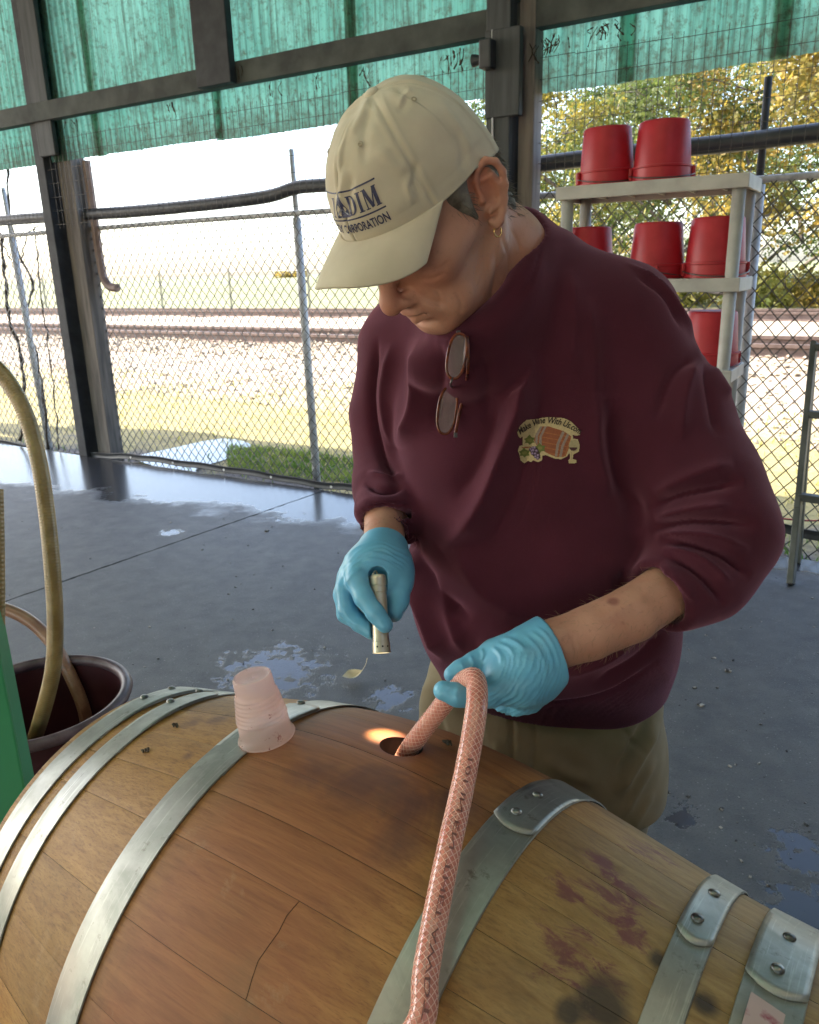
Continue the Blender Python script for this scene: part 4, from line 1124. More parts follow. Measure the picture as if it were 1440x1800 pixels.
# crumbs and a splinter on the barrel
for (x, y, s_, lab) in ((309, 1278, .006, 'dark crumb on white spot of the barrel, behind the cup'), (258, 1320, .006, 'dark crumb on the barrel in front of the second hoop'), (784, 1308, .008, 'dark splinter on the barrel just right of the hose')):
    g = bhit(x, y); p = bw(bl(*g, .002))
    e = MB()
    for k in range(3): 
        q = p + rng.normal(size=3) * s_ * .3
        e.tube([q - BA * s_ * rng.uniform(.4, 1.), q + ZZ * s_ * .3 * rng.random(), q + (BA * .6 - BN * .5) * s_], [.001, .0022, .0008], 5)
    tag(e.build('grape_crumb', M['vine']), lab, 'crumb')

# =================================================================== PERSON
# ---- small signed-distance modeller: shapes are blended into one surface
class Field:
    def __init__(s, lo, hi, h):
        s.lo = np.asarray(lo, float); s.h = h
        n = np.ceil((np.asarray(hi) - s.lo) / h).astype(int) + 1
        s.ax = [(s.lo[i] + h * np.arange(n[i])).astype(np.float32) for i in range(3)]
        s.f = np.full(tuple(n), 1.0, np.float32)
    def win(s, lo, hi):
        sl = []
        for i in range(3):
            a = int(np.clip(np.floor((lo[i] - s.lo[i]) / s.h), 0, len(s.ax[i]))); b = int(np.clip(np.ceil((hi[i] - s.lo[i]) / s.h) + 1, 0, len(s.ax[i])))
            sl.append(slice(a, max(a, b)))
        sl = tuple(sl)
        X = s.ax[0][sl[0]][:, None, None]; Y = s.ax[1][sl[1]][None, :, None]; Z = s.ax[2][sl[2]][None, None, :]
        return sl, X, Y, Z
    def put(s, sl, d, k, sub):
        f = s.f[sl]
        if sub:
            g = -d; h = np.maximum(k - np.abs(f - g), 0) / k; s.f[sl] = np.maximum(f, g) + h * h * k * .25
        else:
            h = np.maximum(k - np.abs(f - d), 0) / k; s.f[sl] = np.minimum(f, d) - h * h * k * .25
        return s
    def cone(s, a, b, ra, rb=None, k=.01, sub=False):
        rb = ra if rb is None else rb
        a = np.asarray(a, float); b = np.asarray(b, float); mg = k + 4 * s.h; R_ = max(ra, rb) + mg
        sl, X, Y, Z = s.win(np.minimum(a, b) - R_, np.maximum(a, b) + R_)
        d = b - a; L2 = d @ d + 1e-12
        t = np.clip(((X - a[0]) * d[0] + (Y - a[1]) * d[1] + (Z - a[2]) * d[2]) / L2, 0, 1)
        q = np.sqrt((X - a[0] - t * d[0]) ** 2 + (Y - a[1] - t * d[1]) ** 2 + (Z - a[2] - t * d[2]) ** 2) - (ra + (rb - ra) * t)
        return s.put(sl, q, k, sub)
    def ring(s, c, ax, R_, r_, k, n=24):
        ax = ax / np.linalg.norm(ax); x = np.cross(ax, ZZ); x /= np.linalg.norm(x); y = np.cross(ax, x)
        q = [c + R_ * (math.cos(a) * x + math.sin(a) * y) for a in np.linspace(0, 2 * math.pi, n + 1)]
        for a, b in zip(q[:-1], q[1:]): s.cone(a, b, r_, r_, k)
        return s
    def chain(s, pts, k=.01, sub=False):
        for (a, ra), (b, rb) in zip(pts[:-1], pts[1:]): s.cone(a, b, ra, rb, k, sub)
        return s
    def ell(s, c, r, k=.01, sub=False, rot=None):
        c = np.asarray(c, float); r = np.asarray(r, float); mg = k + 4 * s.h
        R_ = (r if rot is None else np.full(3, r.max())) + mg
        sl, X, Y, Z = s.win(c - R_, c + R_)
        x, y, z = X - c[0], Y - c[1], Z - c[2]
        if rot is not None:
            x, y, z = (x * rot[0][i] + y * rot[1][i] + z * rot[2][i] for i in range(3))
        k0 = np.sqrt((x / r[0]) ** 2 + (y / r[1]) ** 2 + (z / r[2]) ** 2)
        k1 = np.sqrt((x / r[0] ** 2) ** 2 + (y / r[1] ** 2) ** 2 + (z / r[2] ** 2) ** 2) + 1e-9
        return s.put(sl, k0 * (k0 - 1) / k1, k, sub)
    def plane(s, p, n, rad=None):      # keep the side against n, near p only if rad is given
        n = np.asarray(n, float) / np.linalg.norm(n)
        if rad:
            sl, X, Y, Z = s.win(np.asarray(p) - rad, np.asarray(p) + rad)
            d = (X - p[0]) * n[0] + (Y - p[1]) * n[1] + (Z - p[2]) * n[2]
            r_ = np.sqrt((X - p[0]) ** 2 + (Y - p[1]) ** 2 + (Z - p[2]) ** 2)
            s.f[sl] = np.where(r_ < rad, np.maximum(s.f[sl], d.astype(np.float32)), s.f[sl]); return s
        X, Y, Z = s.ax[0][:, None, None], s.ax[1][None, :, None], s.ax[2][None, None, :]
        d = (X - p[0]) * n[0] + (Y - p[1]) * n[1] + (Z - p[2]) * n[2]
        s.f = np.maximum(s.f, d.astype(np.float32)); return s
    def loft(s, st, e1, e2, k=.02, sub=False, grow=0.0):
        """st: stations (centre, half width along e1, half depth along e2), blended by height"""
        C_ = np.array([q[0] for q in st]); A = np.array([q[1] for q in st]) + grow; B = np.array([q[2] for q in st]) + grow
        o = np.argsort(C_[:, 2]); C_, A, B = C_[o], A[o], B[o]
        zz = np.linspace(C_[0, 2], C_[-1, 2], 120)
        from_sp = lambda v: np.interp(zz, C_[:, 2], v)
        sm = lambda v: np.convolve(np.pad(v, 8, 'edge'), np.ones(17) / 17, 'valid')
        cx, cy, a_, b_ = (sm(from_sp(v)) for v in (C_[:, 0], C_[:, 1], A, B))
        R_ = A.max() + k + 4 * s.h
        sl, X, Y, Z = s.win([cx.min() - R_, cy.min() - R_, zz[0] - .05], [cx.max() + R_, cy.max() + R_, zz[-1] + .05])
        z = s.ax[2][sl[2]]; I = lambda v: np.interp(z, zz, v)[None, None, :].astype(np.float32)
        x, y = X - I(cx), Y - I(cy)
        u = x * e1[0] + y * e1[1]; v = x * e2[0] + y * e2[1]
        a, b = I(a_), I(b_)
        q = np.power(np.power(np.abs(u / a), 2.3) + np.power(np.abs(v / b), 2.3), 1 / 2.3)
        d = (q - 1) * np.minimum(a, b)
        dz = np.maximum(zz[0] - z, z - zz[-1])[None, None, :]
        d = np.where(dz > 0, np.sqrt(np.maximum(d, 0) ** 2 + dz ** 2), np.maximum(d, np.minimum(d * 0 + dz, 0) if False else d))
        # cap the ends
        d = np.maximum(d, dz)
        return s.put(sl, d.astype(np.float32), k, sub)
    def surf(s):
        f = s.f; n = f.shape
        sgn = f < 0
        c = sum(sgn[i:n[0] - 1 + i, j:n[1] - 1 + j, k:n[2] - 1 + k].astype(np.int8) for i in (0, 1) for j in (0, 1) for k in (0, 1))
        act = (c > 0) & (c < 8)
        idx = np.argwhere(act); I, J, K = idx.T
        acc = np.zeros((len(idx), 3)); cnt = np.zeros(len(idx))
        for ax_ in range(3):
            for p in (0, 1):
                for q in (0, 1):
                    o0 = [0, 0, 0]; oth = [i for i in range(3) if i != ax_]; o0[oth[0]] = p; o0[oth[1]] = q
                    o1 = list(o0); o1[ax_] = 1
                    a = f[I + o0[0], J + o0[1], K + o0[2]]; b = f[I + o1[0], J + o1[1], K + o1[2]]
                    m_ = (a < 0) != (b < 0); t = np.where(m_, a / np.where(a == b, 1, a - b), 0)
                    for i in range(3): acc[:, i] += np.where(m_, o0[i] + (t if i == ax_ else 0), 0)
                    cnt += m_
        V = s.lo + s.h * (idx + acc / cnt[:, None])
        num = np.full(act.shape, -1, np.int64); num[I, J, K] = np.arange(len(idx))
        Q = []
        for ax_ in range(3):
            o = [0, 0, 0]; o[ax_] = 1
            a = sgn[:n[0] - o[0], :n[1] - o[1], :n[2] - o[2]]; b = sgn[o[0]:, o[1]:, o[2]:]
            e = np.argwhere(a != b); oth = [(ax_ + 1) % 3, (ax_ + 2) % 3]
            ok = (e[:, oth[0]] > 0) & (e[:, oth[1]] > 0) & (e[:, oth[0]] < n[oth[0]] - 1) & (e[:, oth[1]] < n[oth[1]] - 1)
            e = e[ok]
            def g(d0, d1):
                x = e.copy(); x[:, oth[0]] += d0; x[:, oth[1]] += d1; return num[x[:, 0], x[:, 1], x[:, 2]]
            q = np.stack([g(-1, -1), g(0, -1), g(0, 0), g(-1, 0)], 1)
            fl_ = ~a[e[:, 0], e[:, 1], e[:, 2]]
            q[fl_] = q[fl_][:, ::-1]; Q.append(q)
        Q = np.concatenate(Q); Q = Q[(Q >= 0).all(1)]
        return V, Q
def vnormals(V, Q):
    N = np.zeros_like(V); c = np.cross(V[Q[:, 2]] - V[Q[:, 0]], V[Q[:, 3]] - V[Q[:, 1]])
    for i in range(4): np.add.at(N, Q[:, i], c)
    return N / (np.linalg.norm(N, axis=1)[:, None] + 1e-12)
def orient(V, Q):
    c = V.mean(0); N = vnormals(V, Q)
    return Q if ((V - c) * N).sum() > 0 else Q[:, ::-1]
def relax(V, Q, it=2, lam=.5):
    for _ in range(it):
        S_ = np.zeros_like(V); n = np.zeros(len(V))
        for i in range(4):
            for j in (1, 3):
                np.add.at(S_, Q[:, i], V[Q[:, (i + j) % 4]]); np.add.at(n, Q[:, i], 1)
        V = V + lam * (S_ / np.maximum(n, 1)[:, None] - V)
    return V
def to_mesh(name, V, Q):
    me = bpy.data.meshes.new(name)
    me.vertices.add(len(V)); me.vertices.foreach_set('co', V.astype(np.float32).ravel())
    me.loops.add(Q.size); me.loops.foreach_set('vertex_index', Q.astype(np.int32).ravel())
    me.polygons.add(len(Q)); me.polygons.foreach_set('loop_start', np.arange(0, Q.size, 4, dtype=np.int32)); me.polygons.foreach_set('loop_total', np.full(len(Q), 4, np.int32))
    me.update(calc_edges=True); me.validate()
    me.polygons.foreach_set('use_smooth', np.ones(len(me.polygons), bool)); return me
def polyd(q, pts):
    pts = spline(np.array(pts, float), 24); best = np.full(len(q), 1e9); par = np.zeros(len(q))
    for i in range(len(pts) - 1):
        a, b = pts[i], pts[i + 1]; d = b - a
        t = np.clip(((q - a) @ d) / (d @ d + 1e-9), 0, 1); x = np.linalg.norm(q - a - t[:, None] * d, axis=1)
        m_ = x < best; best[m_] = x[m_]; par[m_] = (i + t[m_]) / (len(pts) - 1)
    return best, par
def sculpt(V, Q, lines, fade=True, gain=1.0, wsc=1.0, pw=2.0):
    """raise or press creases drawn along the given lines on the side towards the camera"""
    N = vnormals(V, Q); q = proj(V)[:, :2]; face = np.clip(((CAM - V) * N).sum(1) / np.linalg.norm(CAM - V, axis=1) * 2.5 + .6, 0, 1)
    D = np.zeros(len(V))
    for pts, amp, wd in lines:
        d, t = polyd(q, pts); e = np.clip(np.minimum(t, 1 - t) * 5, 0, 1) if fade else 1
        D += amp * gain * np.exp(-(d / (wd * wsc)) ** pw) * e
    return V + N * (D * face)[:, None]
def wob(V, sc, seed):
    r = np.random.default_rng(seed); o = np.zeros(len(V))
    for _ in range(7):
        k = r.normal(size=3) * sc; o += np.sin(V @ k + r.random() * 6.28)
    return o / 7

# ---- head frame: x = his left, y = forward, z = up
HL = np.array([.674, -.738, .004]); HF = np.array([-.556, -.511, -.655])
HF -= HL * (HF @ HL); HL /= np.linalg.norm(HL); HF /= np.linalg.norm(HF); HU = np.cross(HF, HL)
HO = P(761.8, 367.1, .923); HM = np.stack([HL, HF, HU], 1)
def hw(p): return np.asarray(p, float) @ HM.T + HO
def hl(p): return (np.asarray(p, float) - HO) @ HM

# ---- skin of head and neck
H = Field((-.10, -.135, -.21), (.115, .15, .145), .0022)
H.ell((0, -.004, .042), (.0735, .088, .084), .02)
H.ell((0, .040, -.012), (.060, .060, .078), .03)
H.ell((0, .035, -.068), (.052, .052, .042), .03)
H.cone((.050, .000, -.062), (.016, .078, -.097), .017, .015, .025); H.cone((-.050, .000, -.062), (-.016, .078, -.097), .017, .015, .025)
H.ell((0, .078, -.094), (.022, .017, .018), .018)
for sx in (-1, 1):
    H.ell((sx * .040, .068, -.022), (.026, .022, .022), .022)
    H.ell((sx * .036, .066, -.074), (.021, .022, .022), .02)               # jowl
    H.ell((sx * .060, .030, -.012), (.013, .036, .015), .02)               # cheekbone to ear
    H.ell((sx * .031, .098, .012), (.016, .013, .011), .012, sub=True)     # eye socket
    H.ell((sx * .031, .081, .012), (.0135, .0125, .0125), .004)            # lids, closed looking down
    H.cone((sx * .016, .096, .030), (sx * .045, .080, .028), .008, .006, .012)   # brow
H.cone((0, .094, .014), (0, .120, -.025), .0085, .0108, .012)
H.ell((0, .1225, -.035), (.0130, .0125, .0120), .010)
for sx in (-1, 1):
    H.ell((sx * .0130, .110, -.038), (.0078, .011, .0085), .006)
    H.ell((sx * .0068, .116, -.0465), (.0034, .005, .003), .003, sub=True)
H.ell((0, .090, -.058), (.032, .016, .022), .018)                           # muzzle
H.chain([((-.025, .088, -.064), .0035), ((-.010, .1045, -.0605), .0055), ((0, .1055, -.0615), .005), ((.010, .1045, -.0605), .0055), ((.025, .088, -.064), .0035)], .005)
H.chain([((-.023, .086, -.069), .0035), ((0, .1035, -.0725), .0065), ((.023, .086, -.069), .0035)], .005)
H.chain([((-.029, .084, -.0665), .0016), ((-.012, .108, -.0655), .0016), ((0, .1115, -.0662), .0016), ((.012, .108, -.0655), .0016), ((.029, .084, -.0665), .0018)], .003, sub=True)
H.chain([((-.015, .098, -.083), .004), ((0, .1015, -.082), .004), ((.015, .098, -.083), .004)], .006, sub=True)
for sx in (-1, 1):
    H.chain([((sx * .017, .110, -.032), .0018), ((sx * .030, .100, -.046), .0016), ((sx * .037, .090, -.062), .0008)], .008, sub=True)
    H.chain([((sx * .030, .0905, -.001), .002), ((sx * .045, .082, .000), .0016)], .005, sub=True)      # lower lid bag
# neck
nb = hl(P(868, 508, 1.045))
H.cone((0, -.026, -.03), (-.002, -.060, -.12), .057, .054, .03)
H.cone((-.002, -.060, -.12), nb, .054, .055, .03)
H.cone((0, .045, -.085), (.0, -.01, -.135), .030, .036, .03)                # soft under chin
H.cone((.058, -.022, -.035), (.016, .018, -.150), .012, .010, .02)          # neck muscle
# ear
def ear(sx):
    eu = np.array([0, -.22, .975]); eb = np.array([sx * .50, -.84, -.19]); eb -= eu * (eb @ eu); eb /= np.linalg.norm(eb); en = -np.cross(eb, eu) * sx
    o = np.array([sx * .0725, -.004, .002])
    p = lambda b, u, n=0: o + eb * b + eu * u + en * n * 1.0
    H.ell(p(.013, .002, -.003), (.0055, .017, .029), .004, rot=np.stack([en, eb, eu], 1))
    hx = [((.000, .010), .0028), ((.001, .024), .0034), ((.008, .0335), .004), ((.018, .0365), .0042), ((.028, .031), .0042), ((.0325, .018), .004), ((.031, .004), .0038), ((.026, -.010), .0036), ((.020, -.020), .0042), ((.013, -.028), .006), ((.007, -.031), .0062), ((.003, -.026), .0045)]
    H.chain([(p(b, u, .004), r) for (b, u), r in hx], .003)
    H.chain([(p(.008, .019, .002), .0026), (p(.019, .020, .004), .0032), (p(.0235, .008, .0045), .0034), (p(.019, -.008, .004), .0034), (p(.012, -.015, .003), .003)], .004)
    H.chain([(p(.006, .006, .007), .0035), (p(.012, -.003, .0075), .0065), (p(.013, .003, .0075), .006)], .004, sub=True)
    H.cone(p(.001, -.001, .003), p(.002, .006, .002), .004, .003, .004)        # tragus
    H.cone(p(.005, -.016, .004), p(.008, -.012, .003), .003, .003, .003)
    return p
ear(-1); ep = ear(1)
Vh, Qh = H.surf(); Vh = relax(Vh, Qh, 2, .4)
Vh = hw(Vh); Qh = orient(Vh, Qh)
Vh = sculpt(Vh, Qh, [
    ([(852, 415), (850, 470), (838, 520)], -.001, 3), ([(868, 420), (872, 470), (862, 530)], -.0012, 3), ([(880, 410), (895, 460), (890, 510)], -.0012, 3), ([(893, 395), (912, 430), (916, 470)], -.001, 3),
    ([(860, 440), (860, 490), (848, 540), (815, 570)], .0016, 6), ([(822, 480), (838, 505), (832, 545), (806, 572)], -.0011, 5), ([(800, 510), (812, 535), (806, 558)], -.0009, 4), ([(846, 425), (838, 470), (836, 500)], -.0012, 4),
    ([(740, 478), (775, 470), (795, 455)], -.0014, 3), ([(735, 490), (760, 490), (785, 478)], -.001, 3), ([(750, 500), (772, 515), (776, 535)], -.001, 3)])
Vh = Vh + vnormals(Vh, Qh) * (wob(Vh, 110, 3) * .0005)[:, None]
skin_parts = [(Vh, Qh)]
# ---- forearms, and a plain trunk and limbs under the clothes
def arm(pts, h=.0035):
    A = np.array([p for p, _ in pts]); r = max(q for _, q in pts)
    fd = Field(A.min(0) - r - .02, A.max(0) + r + .02, h); fd.chain(pts, .004); return fd
LW, LE, LS = P(975, 1133, .922), P(1262, 935, 1.015), P(1118, 585, 1.07)
fa = arm([(LE, .040), (P(1185, 1030, .985), .0335), (P(1110, 1080, .955), .0338), (P(1035, 1113, .935), .0318), (LW, .0295), (P(935, 1155, .918), .028)])
V, Q = fa.surf(); V = V + vnormals(V, Q) * (wob(V, 90, 5) * .0005)[:, None]
V = sculpt(V, Q, [([(1000, 1105), (1012, 1135), (1012, 1168)], -.0012, 3), ([(1010, 1098), (1023, 1130), (1023, 1165)], -.0009, 3), ([(1060, 1085), (1120, 1055), (1160, 1025)], .0012, 6)])
skin_parts.append((V, Q))
RW, RE, RS = P(674, 968, 1.055), P(668, 800, 1.22), P(725, 605, 1.19)
fa = arm([(P(698, 812, 1.225), .036), (P(686, 862, 1.18), .033), (P(678, 910, 1.118), .030), (RW, .027), (P(668, 1000, 1.03), .026)])
V, Q = fa.surf(); V = sculpt(V, Q, [([(650, 930), (675, 940), (700, 932)], -.001, 3), ([(650, 945), (675, 952), (700, 946)], -.001, 3)]); skin_parts.append((V, Q))
E1 = np.array([.94, -.34, 0]); E1 /= np.linalg.norm(E1); E2 = np.array([.34, .94, 0]); E2 /= np.linalg.norm(E2)
TS = [((880, 430), 75, 1.045, .070), ((900, 480), 150, 1.075, .100), ((908, 560), 212, 1.10, .118), ((908, 700), 218, 1.12, .132), ((930, 850), 228, 1.15, .150), ((950, 960), 234, 1.175, .163), ((958, 1060), 234, 1.195, .166), ((962, 1120), 224, 1.222, .155), ((970, 1168), 202, 1.245, .142), ((974, 1194), 188, 1.26, .132)]
tors = [(P(x, y, d), hwp * d / F, b) for (x, y), hwp, d, b in TS]
fb = Field((-.32, .80, .75), (.62, 1.5, 1.56), .008)
fb.loft([(c, a - .03, b - .03) for c, a, b in tors], E1, E2, .03)
fb.chain([(P(893, 500, 1.05), .05), (LS, .055), (LE, .040)], .04); fb.chain([(P(893, 500, 1.05), .05), (RS, .05), (RE, .036)], .04)
skin_parts.append(fb.surf())
def skin_mat():
    t = NT('skin'); v = t.co()
    a = t.noise(v, 38, 5, .6); b = t.noise(v, 150, 3, .6); c_ = t.noise(v, 13, 3)
    c = t.ramp(c_, .32, .68, (.43, .215, .15), (.51, .265, .19))
    c = t.mix(t.math('MULTIPLY', t.ramp(a, .52, .72), .5), c, (.40, .15, .105))
    c = t.mix(t.math('MULTIPLY', t.ramp(b, .60, .72), .4), c, (.27, .12, .08))
    g = t.n('ShaderNodeNewGeometry')
    k = t.near(g.outputs['Position'], tuple(P(1078, 1060, .93)), .012)
    c = t.mix(t.math('MULTIPLY', t.ramp(k, .2, .6), .7), c, (.2, .05, .05))
    for p_, r_, am in ((hw((.079, -.01, .02)), .035, .45), (hw((0, .12, -.03)), .022, .4), (hw((.045, .07, -.02)), .03, .35)):
        k = t.near(g.outputs['Position'], tuple(p_), r_); c = t.mix(t.math('MULTIPLY', t.ramp(k, .05, .7), am), c, (.47, .14, .10))
    stub = t.noise(v, 900, 2, .7); kj = t.math('MAXIMUM', t.near(g.outputs['Position'], tuple(hw((.02, .075, -.085))), .055), t.near(g.outputs['Position'], tuple(hw((.05, .02, -.06))), .045))
    c = t.mix(t.math('MULTIPLY', t.math('MULTIPLY', t.ramp(stub, .5, .6), t.ramp(kj, .1, .4)), .4), c, (.30, .24, .21))
    hgt = t.math('ADD', t.math('MULTIPLY', t.math('ADD', b, t.math('MULTIPLY', stub, .4)), .5), a)
    return t.done(t.bsdf(c, .52, 0, hgt, .5, .0016, Subsurface_Weight=.14, Subsurface_Radius=(.012, .005, .003), Subsurface_Scale=.5))
M['skin'] = skin_mat()
nV = np.cumsum([0] + [len(v) for v, _ in skin_parts])
body = to_mesh('person', np.concatenate([v for v, _ in skin_parts]), np.concatenate([q + k for (_, q), k in zip(skin_parts, nV)]))
person = obj('person', body, M['skin'])
tag(person, 'man in maroon sweatshirt, khakis and beige cap bending over the barrel with hose', 'person')

rr5 = np.random.default_rng(9); ah = MB()
for (V, Q), dv, nn_ in ((skin_parts[1], LW - LE, 900), (skin_parts[2], RW - RE, 500)):
    N = vnormals(V, Q); dv = dv / np.linalg.norm(dv)
    for i in rr5.choice(len(V), nn_):
        d = dv * .8 + N[i] * .35 + rr5.normal(size=3) * .35; d /= np.linalg.norm(d); L_ = .007 + .008 * rr5.random()
        ah.tube([V[i], V[i] + d * L_ * .5 + N[i] * .0008, V[i] + d * L_], [.00016, .00014, .00005], 3, caps=False)
M['arm_hair'] = simple('arm_hair', (.30, .20, .12), rough=.5)
tag(ah.build('arm_hair', M['arm_hair'], person), kind='stuff')

# ---- sweatshirt
fs = Field((-.27, .78, .80), (.56, 1.46, 1.58), .0036)
fs.loft(tors, E1, E2, .03)
fs.cone(P(895, 470, 1.06), P(1078, 566, 1.075), .062, .084, .05); fs.cone(P(880, 480, 1.07), P(738, 612, 1.185), .062, .080, .05)
fs.chain([(P(1082, 588, 1.075), .086), (P(1164, 738, 1.055), .083), (P(1226, 860, 1.025), .079), (P(1250, 945, 1.005), .068), (P(1245, 1000, .995), .055)], .03)
fs.chain([(P(1266, 925, 1.01), .074), (P(1225, 1008, .995), .059), (P(1182, 1040, .982), .045), (P(1165, 1050, .976), .0425)], .025)
fs.chain([(P(728, 622, 1.185), .083), (P(702, 730, 1.22), .072), (P(700, 815, 1.225), .062), (P(686, 862, 1.185), .050), (P(678, 905, 1.125), .037), (P(675, 925, 1.095), .035)], .03)
# collar ring
cr = [P(812, 590, .962), P(868, 562, .952), P(913, 512, .955), P(936, 455, .972), P(936, 410, 1.01), P(915, 388, 1.05), P(862, 392, 1.085), P(815, 440, 1.08), P(782, 520, 1.035), P(786, 570, .99)]
crs = spline(np.array(cr + cr[:1]), 44)
for a, b in zip(crs[:-1], crs[1:]):
    fs.cone(a, b, .0095, .0095, .005)
    fs.cone(a + np.array([0, .012, -.012]), a + np.array([.0, .030, -.05]), .012, .02, .035)
# openings: neck, cuffs, hem
fs.chain([(hw((0, -.06, -.11)), .060), (P(885, 520, 1.045), .064)], .006, sub=True)
fs.plane(P(1160, 1048, .975), P(1130, 1066, .958) - P(1185, 1035, .985), .060)
fs.ring(P(1164, 1046, .977), P(1130, 1066, .958) - P(1185, 1035, .985), .0395, .0055, .008)
fs.chain([(P(1200, 1025, .99), .035), (P(1130, 1066, .96), .0370)], .003, sub=True)
fs.plane(P(672, 905, 1.11), -UP - FW * .45, .047)
fs.ring(P(676, 903, 1.118), -UP - FW * .6, .0325, .005, .008)
fs.chain([(P(680, 885, 1.155), .030), (P(674, 935, 1.085), .030)], .003, sub=True)
hem = [(c, a - .010, b - .010) for c, a, b in tors[-3:]]; hem.append((hem[-1][0] - ZZ * .06, hem[-1][1], hem[-1][2]))
fs.loft(hem, E1, E2, .004, sub=True)
Vs, Qs = fs.surf(); Vs = relax(Vs, Qs, 3, .5)
Ns = vnormals(Vs, Qs)
Vs = Vs + Ns * (wob(Vs, 22, 8) * .0045 + wob(Vs, 55, 9) * .0014)[:, None]
FOLD = [
    ([(742, 590), (738, 660), (730, 725), (700, 790)], .011, 20), ([(775, 600), (772, 690), (765, 760)], -.006, 16),
    ([(935, 620), (918, 690), (903, 753), (857, 870), (822, 928), (775, 968)], .017, 30), ([(965, 640), (940, 760), (900, 880), (850, 980)], -.007, 26), ([(880, 700), (850, 800), (800, 880)], -.006, 24),
    ([(720, 960), (728, 1010), (760, 1100), (785, 1165)], .013, 18), ([(705, 900), (735, 985), (790, 1060), (830, 1090)], -.009, 16), ([(760, 1010), (790, 1080), (815, 1150)], .006, 16),
    ([(800, 960), (850, 1040), (930, 1090)], .006, 30), ([(840, 1120), (930, 1160), (1020, 1165)], .005, 25), ([(1120, 1105), (1080, 1150), (980, 1190)], .006, 16), ([(1170, 1110), (1120, 1160), (1040, 1205)], -.006, 14),
    ([(1076, 700), (1078, 770), (1090, 840), (1112, 890), (1128, 930)], -.011, 22), ([(1050, 690), (1052, 790), (1075, 880)], .006, 22),
    ([(1137, 895), (1190, 872), (1250, 858), (1310, 845)], -.010, 11), ([(1150, 870), (1220, 835), (1290, 815)], .007, 18),
    ([(1142, 930), (1200, 918), (1260, 918), (1335, 925)], -.011, 11), ([(1150, 912), (1220, 895), (1290, 888)], .008, 12),
    ([(1160, 950), (1215, 958), (1275, 980), (1320, 1015)], -.009, 10), ([(1150, 940), (1240, 940), (1320, 965)], .007, 11),
    ([(1165, 972), (1210, 995), (1250, 1030), (1275, 1065)], -.008, 9), ([(1165, 962), (1230, 980), (1290, 1030)], .006, 10), ([(1160, 990), (1195, 1020), (1225, 1060)], .006, 8),
    ([(1100, 460), (1165, 505), (1205, 565), (1232, 625)], .0045, 5), ([(1115, 480), (1168, 520), (1200, 580)], -.003, 6), ([(1232, 625), (1190, 650), (1150, 740)], -.006, 14), ([(1240, 628), (1250, 700), (1262, 770)], -.005, 12), ([(1225, 625), (1205, 690), (1195, 780)], .006, 16), ([(1250, 640), (1285, 700)], .004, 10),
    ([(664, 590), (652, 700), (668, 790), (705, 862)], -.009, 9), ([(690, 600), (675, 700), (690, 790)], .006, 14), ([(640, 850), (670, 862), (710, 858)], -.006, 7), ([(645, 830), (680, 838), (712, 835)], .004, 7), ([(640, 880), (672, 888), (712, 882)], -.004, 5),
    ([(1000, 470), (1010, 560), (1000, 660)], .004, 26), ([(1030, 520), (1045, 620), (1040, 720)], .004, 22), ([(850, 620), (860, 680), (850, 740)], -.004, 18),
    ([(800, 1188), (880, 1226), (985, 1236), (1080, 1214), (1158, 1160)], -.0045, 4),
    ([(900, 545), (935, 490), (955, 430)], -.002, 4),
]
Vs = sculpt(Vs, Qs, FOLD, True, 1.6, .72, 1.4)
def ribs(V, Q, pts, half, per, amp):
    N = vnormals(V, Q); q = proj(V)[:, :2]; d, t_ = polyd(q, pts); p_ = spline(np.array(pts, float), 24); L_ = np.linalg.norm(np.diff(p_, axis=0), axis=1).sum()
    face = ((CAM - V) * N).sum(1) > 0
    return V + N * (amp * np.sin(t_ * L_ / per * 2 * math.pi) * np.clip((half - d) / 4, 0, 1) * face)[:, None]
Vs = ribs(Vs, Qs, [(785, 1200), (880, 1246), (985, 1256), (1085, 1234), (1165, 1180)], 22, 6.5, .0009)
Vs = ribs(Vs, Qs, [(1150, 1000), (1172, 1040), (1195, 1085)], 18, 6.5, .0008)
Vs = ribs(Vs, Qs, [(640, 895), (676, 900), (716, 893)], 14, 6.5, .0008)
def shirt_mat():
    t = NT('sweatshirt_fleece'); v = t.co()
    a = t.noise(v, 620, 3, .7); b = t.noise(v, 14, 4)
    c = t.ramp(b, .3, .7, (.047, .0084, .0180), (.060, .0108, .0228))
    c = t.mix(t.math('MULTIPLY', t.ramp(a, .5, .8), .35), c, (.07, .020, .032))
    return t.done(t.bsdf(c, .95, 0, a, .35, .0014, Sheen_Weight=.4, Sheen_Roughness=.5, Sheen_Tint=(.80, .36, .52, 1), Specular_IOR_Level=.2))
M['shirt'] = shirt_mat()
sme = to_mesh('sweatshirt', Vs, Qs)
shirt = obj('sweatshirt', sme, M['shirt'], person)
SB = BVHTree.FromPolygons(Vs.tolist(), Qs.tolist())
def shit(x, y, off=.001):
    v = ray(x, y); L = np.linalg.norm(v)
    h = SB.ray_cast(Vector(CAM), Vector(v / L))
    if h[0] is None: return None
    n = np.array(h[1])
    if n @ v > 0: n = -n
    return np.array(h[0]) + n * off

